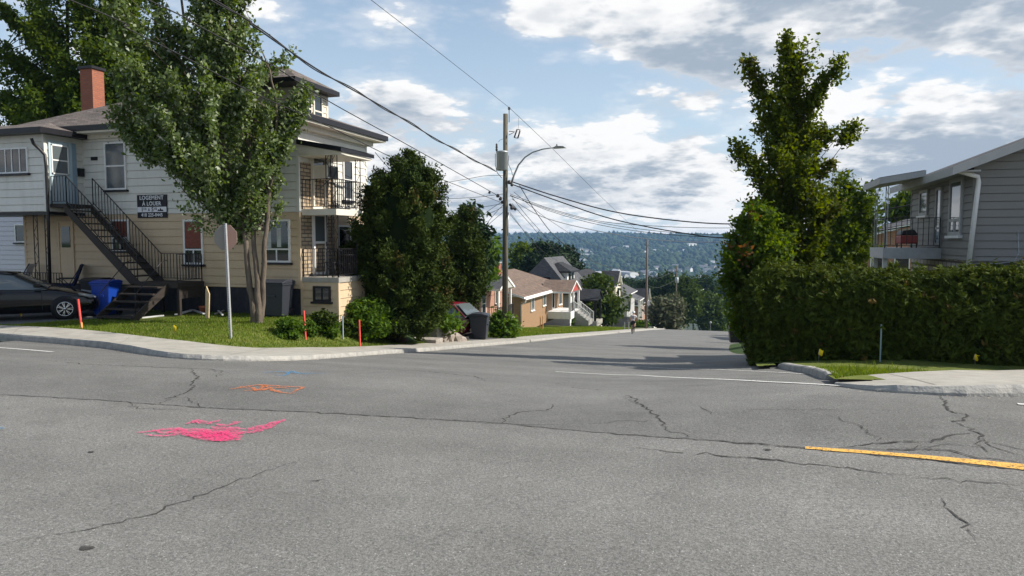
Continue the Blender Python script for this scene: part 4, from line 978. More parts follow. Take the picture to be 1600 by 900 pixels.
# B: orange brick bungalow
B_, Br = house('brick_bungalow', 'orange brick bungalow with brown shingle roof and red gable end', -30.6, -18.7, 62, 78.6, -6.15, -3.55, -1.85, 'v', wall='brick_orange', roofm='roof_tan', gable='red_paint', expo=0)
MB().box(-30.65, -18.66, 61.96, 62.0, -3.62, -3.5).build('trim_board', M['lilac_siding'], B_)
window(B_, 'u', -18.7, 1, 65.2, 66.4, -5.2, -3.8, frame='white_paint', pane='glass_grey', sill='white_paint'); window(B_, 'u', -18.7, 1, 69.6, 70.8, -5.1, -3.8, frame='white_paint', pane='glass_grey', sill='white_paint'); window(B_, 'u', -18.7, 1, 76.4, 77.9, -5.6, -3.8, frame='white_paint', sill='white_paint', pane='glass_grey')
window(B_, 'u', -18.7, 1, 73.4, 74.4, -5.8, -3.75, name='door', frame='white_paint', pane='glass', sill=None)
mb = MB(); q = [(-18.2, 61.9, -3.75), (-18.25, 61.95, -4.1), (-18.62, 61.9, -4.3), (-18.62, 61.9, -6.1)]; mb.tube(q, .06, 6); mb.bar((-18.15, 61.6, -3.78), (-18.15, 72, -3.78), .12, .12); mb.build('gutter', M['white_paint'], B_)
gable_roof(-19.5, -16.1, 71.4, 76.4, -3.75, -2.65, 'u', 0, 0).build('porch_roof', [M['roof_tan'], M['white_paint']], B_)
MB().prism([(-16.3, 71.7, -3.8), (-16.3, 76.1, -3.8), (-16.3, 73.9, -2.85)], (.04, 0, 0)).build('porch_gable', M['red_paint'], B_)
MBf = MB().box(-18.68, -16.2, 71.6, 76.2, -6.6, -5.85).build('porch_floor', M['white_paint'], B_)
for v in (71.8, 73.3, 76.0): MB().box(-16.45, -16.25, v-.1, v+.1, -5.85, -3.9).build('porch_post', M['white_paint'], B_)
mb = MB()
for i in range(5): mb.box(-16.2+.3*i, -15.9+.3*i, 73.5, 75.6, -7.4, -5.95-.22*i)
mb.build('porch_steps', M['grey_conc'], B_)
for v in (73.5, 75.6): mb = MB(); rail(mb, (-16.2, v, -5.9), (-14.6, v, -7.1), .95, .2, .02, .035); mb.build('stair_railing', M['white_paint'], B_)
mb = MB(); rail(mb, (-16.25, 71.7, -5.85), (-16.25, 73.4, -5.85), .9, .18, .012, .02); mb.build('porch_railing', M['black_metal'], B_)
# C: white house with steep dark roof
C_, Cr = house('steep_roof_house', 'white and grey house with steep black roof, dormer and black portico', -25.6, -18.7, 82, 92.5, -8.5, -4.3, -.65, 'v', 1.1, 0, wall='lightgrey_siding', roofm='roof_grey', trim='black_trim', expo=.25)
MB().box(-18.69, -18.62, 82.0, 92.5, -8.6, -4.35).build('front_wall', M['white_paint'], C_)
dmr = walls(C_, 'dormer', M['white_paint'], -22, -19.6, 84.6, 88.6, -3.6, -2.05, 0)
gable_roof(-23, -19.0, 84.1, 89.1, -2.2, -1.15, 'v', 1.2, 1.2).build('dormer_roof', [M['roof_black'], M['black_trim']], dmr)
window(dmr, 'u', -19.6, 1, 85.3, 86.3, -3.4, -2.25, sill=None, frame='black_trim'); window(dmr, 'u', -19.6, 1, 86.9, 87.9, -3.4, -2.25, sill=None, frame='black_trim')
a0, a1, z0, z1 = wpx('v', 82, 849, 860, 433, 439); window(C_, 'v', 82, -1, a0, a1, z0, z1, frame='black_trim', sill=None)
gable_roof(-19.5, -15.7, 83.9, 87.9, -5.6, -4.4, 'u', 0, 0).build('portico_roof', [M['roof_black'], M['black_trim']], C_)
MB().prism([(-15.9, 84.2, -5.65), (-15.9, 87.6, -5.65), (-15.9, 85.9, -4.6)], (.04, 0, 0)).build('portico_gable', M['black_trim'], C_)
for v in (84.3, 87.5): MB().box(-16.2, -15.95, v-.13, v+.13, -8.4, -5.75).build('portico_post', M['black_trim'], C_)
MB().box(-18.68, -15.8, 84.0, 87.8, -8.8, -8.2).build('portico_floor', M['concrete'], C_)
for v0_, v1_, nm in ((82.7, 83.5, 'window'), (84.9, 86.0, 'door'), (88.6, 90.4, 'window')): window(C_, 'u', -18.62, 1, v0_, v1_, -8.2 if nm == 'door' else -7.6, -5.7, frame='black_trim', sill=None, name=nm)
# D and beyond
D_, Dr = house('dark_roof_house', 'dark roofed house with pale yellow gable facing the street behind the round cedar', -27, -18.5, 99, 113, -11.3, -5.0, -3.1, 'v', 2.0, 0, wall='cream_siding', roofm='roof_black', expo=.25)
gable_roof(-20, -17.2, 108, 113.4, -5.4, -3.2, 'u', 0, 0).build('porch_roof', [M['roof_black'], M['white_paint']], D_); MB().box(-18.7, -17.5, 108.4, 113, -8.5, -5.3).build('bay', M['cream_siding'], D_)
window(D_, 'u', -17.5, 1, 109.6, 111.5, -7.5, -5.8, frame='white_paint', sill=None); window(D_, 'v', 99, -1, -21, -19.8, -7.6, -6.2, frame='white_paint', sill=None)
E_, Er = house('low_house', 'low house with sloping grey roof and white porch posts beyond the black fence', -24, -17.0, 117, 126, -13.5, -7.2, -5.6, 'v', wall='lightgrey_siding', roofm='roof_grey', expo=0)
gable_roof(-19, -14.8, 116.5, 122, -8.2, -7.4, 'v', 0, 0).build('porch_roof', [M['roof_grey'], M['white_paint']], E_)
for v in (117, 119, 121.5): MB().box(-15.2, -15.0, v-.1, v+.1, -12, -8.3).build('porch_post', M['white_paint'], E_)
window(E_, 'u', -17.0, 1, 118, 120, -10.5, -8.6, frame='white_paint', sill=None); window(E_, 'v', 117, -1, -19.5, -18, -10, -8.5, frame='white_paint', sill=None)
F_, Fr = house('dark_roof_house', 'far dark roofed house with a red and white gable left of the brown utility pole', -26, -17.5, 135, 148, -17, -10.5, -7.8, 'v', 1.5, 0, wall='brick_rose', roofm='roof_black', expo=0)
gable_roof(-19.5, -16.6, 143, 148.5, -10.6, -8.2, 'u', 0, 0).build('porch_roof', [M['roof_black'], M['white_paint']], F_); window(F_, 'u', -17.5, 1, 137, 139, -13.5, -11.6, sill=None); window(F_, 'u', -17.5, 1, 144, 146, -13.5, -11.6, sill=None)
G_, Gr = house('small_house', 'small distant house with slate roof just above the lilac', -25, -17.5, 160, 172, -21, -14.2, -10.7, 'v', 1.5, 0, wall='white_siding', roofm='roof_grey', expo=0)
window(G_, 'u', -17.5, 1, 162, 164, -17, -15.2, sill=None)
# blue-white house past the crest
p = on_d(1078, 512, 205); uu, vv = p[0], p[1]
K_, Kr = house('white_house', 'low bluish white house at the end of the street below the big green tree', uu-7, uu+5.5, vv, vv+9, zpx(545, 205), zpx(491, 205), zpx(474, 205), 'u', wall='white_siding', roofm='roof_brown', expo=0)
a0, a1, z0, z1 = wpx('v', vv, 1089, 1097, 497, 508); window(K_, 'v', vv, -1, a0, a1, z0, z1, sill=None)
# ------------------------------------------------------------------ right house
RU, RV = 5.5, on_u(1523, 300, 5.5)[1]
zre = on_u(1523, 258, RU)[2]; zrb = on_u(1523, 409, RU)[2]
print('right', RV, zre, zrb)
R1 = empty('grey_house', (RU+5.5, RV+6.5, -1), 'grey sided house with white downpipe rising above the right hedge', 'house')
RL = 6.4; RW = 10.5
walls(R1, 'wall', M['grey_siding'], RU, RU+RW, RV, RV+RL, zrb, zre+.05, .19)
MB().box(RU+.02, RU+RW-.02, RV+.02, RV+RL-.02, -1.9, zrb-.002).build('stone_base', M['rubble'], R1)
slope = .40; zrr = zre+slope*RW/2
mb = MB(); mb.prism([(RU, RV, zre+.05), (RU+RW, RV, zre+.05), (RU+RW/2, RV, zrr)], (0, .2, 0)); 
z = zre+.05
while z < zrr-.05:
    hw = (zrr-z)/slope; hb = (zrr-max(z-.0, 0))/slope
    siding(mb, 'v', RV, -1, RU+RW/2-hw+.1, RU+RW/2+hw-.1, z, min(z+.19, zrr), .19); z += .19
mb.prism([(RU, RV+RL-.2, zre+.05), (RU+RW, RV+RL-.2, zre+.05), (RU+RW/2, RV+RL-.2, zrr)], (0, .2, 0)); mb.build('gable', M['grey_siding'], R1)
ov = .62; gr = gable_roof(RU-ov, RU+RW+ov, RV-.55, RV+RL+.4, zre-slope*ov+.17, zrr+.17, 'v', 0, 0, .2).build('roof', [M['roof_grey'], M['fascia']] if 'fascia' in M else [M['roof_grey'], M['lightgrey_siding']], R1)
MB().box(RU-ov+.05, RU-.01, RV-.45, RV+RL+.3, zre-.20, zre-.16).build('soffit', M['lightgrey_siding'], R1)
def rwin(x0, x1, y0, y1, **k): a0, a1, z0, z1 = wpx('u', RU, x0, x1, y0, y1); return window(R1, 'u', RU, -1, a0, a1, z0, z1, **k)
rwin(1487, 1507, 279, 368, bars=[('h', .27), ('v', .5, 0, .27)], pane='glass_grey', sill='white_paint', fw=.1, frame='lightgrey_siding')
rwin(1465, 1474, 293, 384, bars=[('h', .3)], name='door', sill=None, frame='lightgrey_siding', pane='glass_grey', fw=.08)
rwin(1440, 1453, 297, 337, pane='glass_grey', sill='white_paint', fw=.09, frame='lightgrey_siding')
# downpipe
q = [on_v(1493, 263, RV-.3), on_v(1499, 268, RV-.25), on_v(1528, 276, RV-.1), on_v(1529, 285, RV-.1), on_v(1512, 425, RV-.1)]
MB().tube(q, .055, 8).build('downpipe', M['white_paint'], R1)
mb = MB(); mb.tube([on_v(1590, 360, RV-.03), on_v(1592, 395, RV-.03), on_v(1585, 408, RV-.03), on_v(1560, 412, RV-.03), on_v(1515, 412, RV-.03)], .012, 6); mb.build('cable', M['grey_metal'], R1)
# balcony of the right house
bz = on_u(1476, 392, RU-1.3)[2]; b0 = on_u(1476, 400, RU-.7)[1]; b1 = RV+RL+.6; bu = RU-1.5
print('rbal', bz, b0, b1)
b0 = RV+2.6; b1 = b0+2.1
MB().box(bu, RU-.03, b0, b1, bz-.30, bz).build('balcony_floor', M['galv'], R1)
mb = MB()
for a, b, sp_ in (((bu+.05, b0+.05), (RU-.08, b0+.05), .14), ((bu+.05, b0+.05), (bu+.05, b1-.05), .45)): rail(mb, (*a, bz), (*b, bz), .85, sp_, .008, .012)
mb.build('balcony_railing', M['black_metal'], R1)
pzr = zre-.28
for v in (b0+.25, b1-.25): mb = MB(); iron_post(mb, (bu+.1, v), bz, pzr, .34, 'v'); mb.build('iron_post', M['grey_metal'], R1)
for v in (b0+.3, b1-.3): MB().box(bu+.05, bu+.17, v-.06, v+.06, -2.2, bz-.3).build('balcony_support', M['white_paint'], R1)
mb = MB(); v0, v1 = b0-.3, b1+.3; P = [(RU-.55, v0, zre-.06), (bu-.2, v0, pzr+.02), (bu-.2, v0, pzr+.20), (RU-.55, v0, zre+.10)]
mb.prism(P, (0, v1-v0, 0), 0); mb.add([(RU-.55, v0, zre+.112), (bu-.2, v0-.01, pzr+.212), (bu-.2, v1+.01, pzr+.212), (RU-.55, v1, zre+.112)], [(0, 1, 2, 3)], 1)
mb.build('balcony_roof', [M['lightgrey_siding'], M['roof_grey']], R1)
# house behind it
p = on_d(1400, 400, 46)
R2, R2r = house('brick_house', 'brick house with low grey roof behind the balcony of the grey house', p[0]-2.2, p[0]+7, p[1], p[1]+9, -3.5, zpx(372, 46), zpx(340, 46), 'v', wall='brick_rose', roofm='roof_grey', expo=0)
del R2['group']
a0 = p[0]-1.5; window(R2, 'v', p[1], -1, a0, a0+.8, -1.2, 1.0, name='door', frame='white_paint', sill=None); window(R2, 'v', p[1], -1, a0+1.4, a0+2.3, -.4, 1.0, frame='white_paint', sill=None)
# ------------------------------------------------------------------ foliage
def leaf_quads(C, r, size, up=.3, elong=1.5, droop=0, normal=None):
    n = len(C); nr = r.normal(0, 1, (n, 3)); nr[:, 2] += up*2
    if normal is not None: nr = nr*.7+normal*1.2
    nr /= np.linalg.norm(nr, axis=1)[:, None]
    t = r.normal(0, 1, (n, 3)); t[:, 2] -= droop; t -= nr*np.sum(t*nr, 1)[:, None]; t /= np.linalg.norm(t, axis=1)[:, None]
    b = np.cross(nr, t); s = size*(.6+.8*r.random(n))[:, None]
    a = C-t*s*.5*elong; c = C+t*s*.5*elong; k = nr*s*.12
    V = np.stack([a, C+b*s*.42-k-t*s*.08, c, C-b*s*.42-k-t*s*.08], 1).reshape(-1, 3)
    return V, np.arange(4*n).reshape(-1, 4)
def env_at(env, z):
    zs = [e[0] for e in env]; return np.interp(z, zs, [e[1] for e in env]), np.interp(z, zs, [e[2] for e in env])
def tree(name, label, cat_, px, d, base_y, outline, mat, bark, leafs=20000, lsize=.12, nclu=220, csig=.30, depthk=.9, trunks=None, tr=.12, group=None, seed=1, up=.3, elong=1.5, flat=1.0, power=.55, droop=0, base_z=None, lobes=None, core=0, stray=.12, limbs=True, sweep=0, limb_y=None, use_gp=False, extra=()):
    """outline: (photo y, x left, x right) rows, turned into a crown in metres at distance d"""
    r = np.random.default_rng(seed); s = d/FPX
    if use_gp:
        g = gp(px, base_y, .08); d = float(np.dot(g-CAM, Fh)); s = d/FPX
    else: g = gpd(px, d, .05)
    if base_z is not None: g[2] = base_z
    root = empty(name, g, label, cat_, group, ALPHA)
    def zz(y, x=px): return on_d(x, y, d)[2]-g[2]
    env = sorted([(zz(y), (x0-px)*s, (x1-px)*s) for y, x0, x1 in outline])
    zlo, zhi = env[0][0], env[-1][0]
    wts = []; Z = np.linspace(zlo, zhi, 200)
    L0, R0 = env_at(env, Z); Wd = np.maximum(R0-L0, .02); cdf = np.cumsum(Wd**1.5); cdf /= cdf[-1]
    cz = np.interp(r.random(nclu), cdf, Z); l, rr = env_at(env, cz); cx = (l+rr)/2; w = (rr-l)/2
    th = r.uniform(0, 2*math.pi, nclu); rad = r.random(nclu)**power*(1+r.normal(0, stray, nclu))
    sh = np.maximum(w-csig*.6, w*.3)
    C = np.stack([cx+np.cos(th)*rad*sh, np.sin(th)*rad*sh*depthk, cz], 1)
    nmain = nclu; ax = [C]; axc = [cx]
    for (x0, y0, x1, y1, wpx, m_) in extra:         # single long branches outside the main crown
        t = np.linspace(0, 1, m_); xs_ = (x0+(x1-x0)*t-px)*s; zs_ = np.array([zz(y0+(y1-y0)*q) for q in t]); ww = wpx*s*(1.1-.6*t)
        dy_ = r.normal(0, .5)
        ax.append(np.stack([xs_+r.normal(0, .5, m_)*ww, dy_*(.5+t)+r.normal(0, .5, m_)*ww, zs_], 1)); axc.append(xs_*.6)
    C = np.concatenate(ax); cx = np.concatenate(axc); nclu = len(C)
    k = r.dirichlet(np.ones(nclu)*4)*leafs; k = np.maximum(8, k.astype(int)); idx = np.repeat(np.arange(nclu), k); n = len(idx)
    sg = csig*(.6+.7*r.random(nclu)); off = r.normal(0, 1, (n, 3))*sg[idx][:, None]*np.array([1, 1, .75*flat])
    outd = np.stack([C[:, 0]-cx, C[:, 1], np.zeros(nclu)], 1); outd /= np.maximum(.2, np.linalg.norm(outd, axis=1))[:, None]
    off += outd[idx]*r.normal(0, 1, n)[:, None]*sg[idx][:, None]*.9; off[:, 2] += r.normal(0, .3, n)*0-droop*.2*np.abs(off[:, 0])
    if sweep:                                       # leaves strung along rising shoots
        dirv = outd*.55+np.array([0, 0, 1.0])+r.normal(0, .15, (nclu, 3)); dirv /= np.linalg.norm(dirv, axis=1)[:, None]
        off = off*.62+dirv[idx]*(r.uniform(-1, 1, n)*sweep*(.6+.8*r.random(nclu)[idx]))[:, None]
    P = C[idx]+off
    nrm = None
    V, F = leaf_quads(P, r, lsize, up, elong, droop)
    var = np.clip(.45+.35*(r.random(nclu)[idx]-.5)+.5*(r.random(n)-.5), 0, 1)
    if mat in (L_MAPLE, L_NORWAY, L_YOUNG, L_CEDART):
        var = np.minimum(var, .84); pk = (r.random(nclu) < {L_MAPLE: 1, L_NORWAY: .03, L_YOUNG: .07, L_CEDART: .05}[mat])[idx] & (r.random(n) < (.11 if mat == L_MAPLE else .5)); var[pk] = 1
    cr = np_mesh('crown', V, F, mat, var, root)
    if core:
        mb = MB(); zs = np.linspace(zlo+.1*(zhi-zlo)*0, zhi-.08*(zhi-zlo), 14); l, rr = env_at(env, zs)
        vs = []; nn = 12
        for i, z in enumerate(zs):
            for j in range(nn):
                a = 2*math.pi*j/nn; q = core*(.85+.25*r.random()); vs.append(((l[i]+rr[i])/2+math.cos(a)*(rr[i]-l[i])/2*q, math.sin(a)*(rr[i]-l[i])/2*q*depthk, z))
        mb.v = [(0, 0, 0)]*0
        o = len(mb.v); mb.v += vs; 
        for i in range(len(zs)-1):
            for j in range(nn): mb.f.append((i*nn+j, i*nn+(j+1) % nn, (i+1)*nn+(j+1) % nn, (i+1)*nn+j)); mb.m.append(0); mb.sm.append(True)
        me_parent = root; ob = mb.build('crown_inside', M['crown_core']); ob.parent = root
    # trunk and limbs
    mb = MB()
    if trunks is None: trunks = [[(base_y, px), (outline[len(outline)//3][0], px)]]
    stems = []
    for tk in trunks:
        pts = [Vector((r.normal(0, .03)+(x-px)*s, r.normal(0, .05), zz(y))) for y, x in tk]
        pts[0].z = -.15
        fine = []
        for a, b in zip(pts[:-1], pts[1:]):
            for i in range(4): fine.append(a.lerp(b, i/4)+Vector((r.normal(0, .012), r.normal(0, .012), 0)))
        fine.append(pts[-1]); m_ = len(fine); rads = [tr*(1-.75*i/(m_-1)) for i in range(m_)]; rads[0] *= 1.5; rads[1] *= 1.1
        mb.tube(fine, rads, 9); stems.append((fine, rads))
    if limbs:
        for i in range(0, nclu, max(1, nclu//90)):
            st_, rd = stems[r.integers(len(stems))]; c = C[i]; dist = math.hypot(c[0], c[1]); za = c[2]-dist*.9-.2
            zm = zz(limb_y) if limb_y else -9
            cand = [j for j in range(len(st_)) if st_[j].z < max(za, zm+.6) and st_[j].z > zm] or [len(st_)//2]
            j = cand[-1]; a = st_[j]; b = Vector(c); mid = a.lerp(b, .5)+Vector((r.normal(0, .08), r.normal(0, .08), -.08*dist))
            r0 = min(rd[j]*.4, .008+.010*(b-a).length); mb.tube([a, a.lerp(mid, .5)+Vector((0, 0, .02)), mid, b], [r0, r0*.8, r0*.55, .006], 5, cap=False)
    t_ = mb.build('trunk', M[bark]); t_.parent = root
    return root
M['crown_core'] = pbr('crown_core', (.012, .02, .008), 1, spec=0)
# silver maple on the corner lawn
tree('silver_maple', 'tall silvery leaved maple with several stems on the corner lawn', 'tree', 398, 20.3, 508,
     [(-150, 320, 350), (-90, 310, 378), (-40, 306, 388), (0, 300, 398), (50, 288, 404), (85, 268, 410), (110, 252, 418), (150, 228, 432), (200, 216, 446), (240, 234, 450),
      (265, 262, 448), (295, 288, 442), (325, 304, 430), (350, 324, 416), (372, 350, 398)],
     L_MAPLE, 'bark', leafs=74000, lsize=.086, nclu=250, csig=.165, tr=.105, extra=[(270, 190, 215, -30, 20, 26), (300, 140, 255, -20, 14, 12), (255, 230, 192, 190, 12, 8), (430, 250, 468, 150, 10, 9), (400, 120, 440, 82, 6, 4)], seed=11, elong=1.45, droop=1.2, up=.15, power=.6, stray=.13, depthk=.85, sweep=.55, limb_y=375,
     trunks=[[(508, 396), (485, 396), (440, 389), (380, 385), (300, 372), (180, 340), (60, 300), (-60, 290)], [(508, 401), (485, 401), (440, 402), (380, 401), (230, 395), (60, 370), (-40, 350)], [(508, 405), (485, 406), (440, 411), (380, 416), (300, 424), (180, 438), (110, 430)]])
# large tree behind the corner house
tree('shade_tree', 'big dark broadleaf tree rising behind the brick chimney', 'tree', 120, 40, 500,
     [(-70, 100, 170), (-30, 75, 225), (0, 66, 236), (40, 62, 246), (80, 60, 252), (105, 60, 256), (130, 48, 256), (160, 30, 250), (185, 25, 245), (230, 30, 240), (320, 60, 190)],
     L_BROAD, 'bark_dark', leafs=90000, lsize=.145, nclu=240, csig=.36, tr=.28, extra=[(90, 130, 8, 78, 12, 9), (80, 190, -15, 150, 16, 12), (90, 80, 45, 30, 14, 7)], seed=5, depthk=.8, stray=.13, sweep=.8, trunks=[[(500, 125), (320, 120), (150, 118), (0, 120)], [(400, 125), (260, 100), (130, 60), (80, 20)], [(400, 125), (260, 150), (120, 190), (60, 220)]])
# cedars
tree('cedar_tree', 'broad dark cedar between the corner house and the driveway', 'tree', 624, 24.2, 524,
     [(240, 648, 660), (256, 620, 680), (275, 592, 686), (300, 572, 694), (350, 552, 700), (400, 544, 704), (450, 540, 706), (490, 548, 702), (518, 568, 690)],
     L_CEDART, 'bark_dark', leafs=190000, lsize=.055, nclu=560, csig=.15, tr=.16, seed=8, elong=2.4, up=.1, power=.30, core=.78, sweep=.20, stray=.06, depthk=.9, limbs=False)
tree('cedar_tree', 'slimmer cedar partly hidden behind the broad one above the red car', 'tree', 725, 33.5, 520,
     [(322, 722, 730), (340, 712, 738), (365, 704, 746), (395, 698, 756), (430, 694, 760), (465, 696, 756), (482, 704, 744)],
     L_CEDART, 'bark_dark', leafs=80000, lsize=.07, nclu=220, csig=.20, sweep=.25, tr=.14, seed=9, elong=2.2, up=.1, power=.42, core=.6, limbs=False)
tree('spruce_tree', 'small pointed spruce top poking up behind the cedars', 'tree', 731, 42, 520,
     [(316, 729, 734), (335, 720, 744), (360, 712, 752), (390, 706, 758), (430, 700, 764)], L_SPRUCE, 'bark_dark', leafs=9000, lsize=.2, nclu=110, csig=.28, seed=10, elong=2.2, core=.5, limbs=False)
tree('broadleaf_tree', 'light green tree beside the brick chimney of the red bungalow', 'tree', 748, 46, 520,
     [(374, 735, 755), (390, 730, 768), (405, 728, 772), (425, 728, 766), (440, 730, 756)], L_SHRUB, 'bark_dark', leafs=6000, lsize=.25, nclu=60, csig=.35, seed=12)
# right side
tree('maple_tree', 'tall loose crowned maple behind the left end of the hedge', 'tree', 1240, 20, 560,
     [(66, 1207, 1216), (95, 1212, 1256), (112, 1208, 1262), (150, 1198, 1272), (200, 1190, 1282), (240, 1186, 1290), (265, 1178, 1290), (300, 1174, 1294), (340, 1172, 1300), (380, 1178, 1296), (430, 1185, 1290)],
     L_NORWAY, 'bark_dark', leafs=34000, lsize=.085, nclu=170, csig=.16, tr=.07, extra=[(1225, 240, 1170, 112, 11, 14), (1240, 130, 1211, 72, 7, 7), (1260, 220, 1334, 205, 11, 9), (1250, 180, 1283, 112, 10, 9), (1220, 330, 1144, 238, 12, 13)], seed=15, depthk=.9, sweep=.38, stray=.22, power=.6, trunks=[[(560, 1240), (400, 1240), (250, 1238), (120, 1228), (75, 1212)]])
tree('maple_branch_tree', 'bushy young maple with reddish tips beside the road at the hedge end', 'tree', 1182, 17.6, 560,
     [(328, 1180, 1195), (350, 1150, 1215), (375, 1136, 1228), (400, 1128, 1230), (430, 1136, 1230), (455, 1134, 1224), (475, 1150, 1216), (495, 1144, 1210), (512, 1150, 1205), (540, 1172, 1198)],
     L_YOUNG, 'bark_dark', leafs=20000, lsize=.082, nclu=130, csig=.15, sweep=.3, tr=.05, seed=16, depthk=.8, stray=.12, core=0)
tree('round_tree', 'rounder dark tree between the tall maple and the grey house', 'tree', 1322, 31, 520,
     [(288, 1310, 1345), (305, 1290, 1358), (330, 1276, 1366), (370, 1270, 1366), (400, 1268, 1358), (425, 1270, 1352)],
     L_BROAD, 'bark_dark', leafs=30000, lsize=.12, nclu=150, csig=.26, seed=17, stray=.14, sweep=.4)
# bushes on the corner lawn
def bush(label, px, d, y0, y1, x0, x1, mat, n, ls, seed, cs=.12, name='bush', grp='rounded shrubs on the corner lawn', up=.5, core=.7, elong=1.7):
    h = y1-y0
    return tree(name, label, 'shrub', px, d, y1, [(y0+2, px-(px-x0)*.45, px+(x1-px)*.45), (y0+h*.2, px-(px-x0)*.75, px+(x1-px)*.75), (y0+h*.5, x0+2, x1-2), (y0+h*.78, x0+2, x1-2), (y1-1, px-(px-x0)*.8, px+(x1-px)*.8)],
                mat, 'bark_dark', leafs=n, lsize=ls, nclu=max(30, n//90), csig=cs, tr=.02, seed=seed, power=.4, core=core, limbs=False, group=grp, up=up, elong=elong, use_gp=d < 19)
bush('low leafy bush left of the first red stake', 453, 16.9, 497, 528, 433, 473, L_SHRUB, 5000, .06, 41, .055)
bush('small bush right behind the first red stake', 487, 17.5, 503, 526, 474, 499, L_SHRUB, 2600, .06, 42, .055)
bush('low leafy bush between the red stake and the grey stake', 515, 17.3, 500, 526, 500, 531, L_SHRUB, 4200, .06, 43, .055)
bush('small dark bush just right of the grey stake', 543, 18.2, 499, 525, 532, 556, L_CEDAR2, 2400, .06, 44, .055)
bush('largest leafy shrub at the foot of the broad cedar', 570, 22.6, 468, 524, 540, 602, L_SHRUB, 16000, .075, 45, .11)
bush('vine covered shrub wrapped around the foot of the utility pole', 787, 34.2, 489, 529, 770, 804, L_SHRUB, 5200, .12, 46, .2, grp=None)
bush('yellow green flowering plant on the rock border', 668, 27, 492, 512, 640, 712, L_SHRUB, 5000, .12, 47, .16, grp=None)
bush('dark weeds growing along the tan porch block', 500, 20.6, 486, 505, 486, 518, L_CEDART, 1500, .08, 48, .08, grp=None, core=.4)
for i, (x, d, y0, y1, x0, x1) in enumerate(((880, 88, 503, 514, 870, 889), (916, 92, 503, 513, 908, 925), (897, 85, 500, 511, 891, 902), (1000, 96, 503, 514, 988, 1012))):
    bush(['clipped green shrub below the white stairs', 'clipped green shrub near the black portico', 'dark shrub against the white front wall', 'low green plants at the foot of the second pole'][i], (x0+x1)/2, d, y0, y1, x0, x1, L_SHRUB if i else L_CEDAR2, 900, .3, 60+i, .35, grp='small shrubs in front of the street houses')
# further trees
def ftree(label, px, d, rows, mat, seed, n=5000, ls=.45, cs=.8, nm='broadleaf_tree', core=.5, grp='trees beyond the crest of the street', elong=1.5):
    return tree(nm, label, 'tree', px, d, rows[-1][0], rows, mat, 'bark_dark', leafs=n, lsize=ls, nclu=max(40, n//60), csig=cs, tr=.2, seed=seed, core=core, limbs=False, group=grp, elong=elong, base_z=on_d(px, rows[-1][0]+3, d)[2])
ftree('round green cedar spreading in front of the dark roofed house', 934, 92, [(433, 925, 945), (445, 912, 955), (465, 906, 962), (485, 905, 966), (500, 908, 960)], L_CEDAR2, 71, 7000, .4, .55, 'cedar_tree')
ftree('greyish lilac bush tree at the street edge beside the brown pole', 1043, 98, [(467, 1032, 1055), (478, 1022, 1064), (492, 1020, 1067), (505, 1024, 1062), (514, 1032, 1050)], L_LILAC, 72, 8000, .35, .5, 'lilac_tree')
for i, (px, d, rows, mat, lab, nm) in enumerate((
    (850, 112, [(376, 845, 858), (386, 836, 870), (398, 830, 884), (412, 822, 896), (430, 820, 900)], L_SPRUCE, 'dark conifer clump standing behind the steep black roof', 'conifer_tree'),
    (812, 118, [(385, 806, 820), (396, 800, 832), (410, 798, 838), (425, 798, 838)], L_BROAD, 'broad green tree left of the dark conifer clump', 'broadleaf_tree'),
    (886, 120, [(388, 882, 891), (400, 876, 898), (415, 870, 904), (430, 870, 906)], L_SPRUCE, 'narrow conifer at the right of the conifer clump', 'conifer_tree'),
    (1075, 170, [(432, 1068, 1082), (445, 1058, 1090), (465, 1054, 1094), (485, 1054, 1092), (500, 1058, 1086)], L_CEDAR2, 'tall green tree right above the distant white house', 'broadleaf_tree'),
    (1046, 185, [(430, 1035, 1060), (442, 1026, 1068), (460, 1022, 1070), (480, 1022, 1070)], L_FAR, 'wide tree behind the lilac', 'broadleaf_tree'),
    (1100, 215, [(432, 1090, 1110), (448, 1086, 1122), (470, 1084, 1126), (500, 1088, 1124)], L_FAR, 'tree behind the row of thin distant poles', 'broadleaf_tree'),
    (1113, 180, [(462, 1105, 1118), (478, 1096, 1130), (495, 1094, 1134), (514, 1096, 1134)], L_CEDAR2, 'bushy green tree beside the distant round road sign', 'broadleaf_tree'),
    (1010, 230, [(436, 1000, 1022), (448, 992, 1032), (470, 990, 1034)], L_FAR, 'tree rising behind the top of the brown pole', 'broadleaf_tree'),
    (1140, 230, [(430, 1128, 1152), (450, 1120, 1165), (480, 1120, 1170), (510, 1124, 1170)], L_FAR, 'tree half hidden behind the young maple by the road', 'broadleaf_tree'),
    (960, 210, [(440, 950, 968), (452, 942, 980), (470, 940, 986)], L_FAR, 'tree behind the pale gable of the dark roofed house', 'broadleaf_tree'),
    (985, 300, [(436, 975, 996), (446, 966, 1006), (462, 966, 1010)], L_FAR, 'lower treetop just above the far dark roof', 'broadleaf_tree'),
    (1420, 60, [(310, 1412, 1428), (325, 1402, 1440), (345, 1400, 1446)], L_BROAD, 'treetop glimpsed through the balcony of the grey house', 'broadleaf_tree'))):
    ftree(lab, px, d, rows, mat, 80+i, 6000 if d < 150 else 5000, .42 if d < 150 else .6, .55 if d < 150 else .9, nm, elong=1.5)
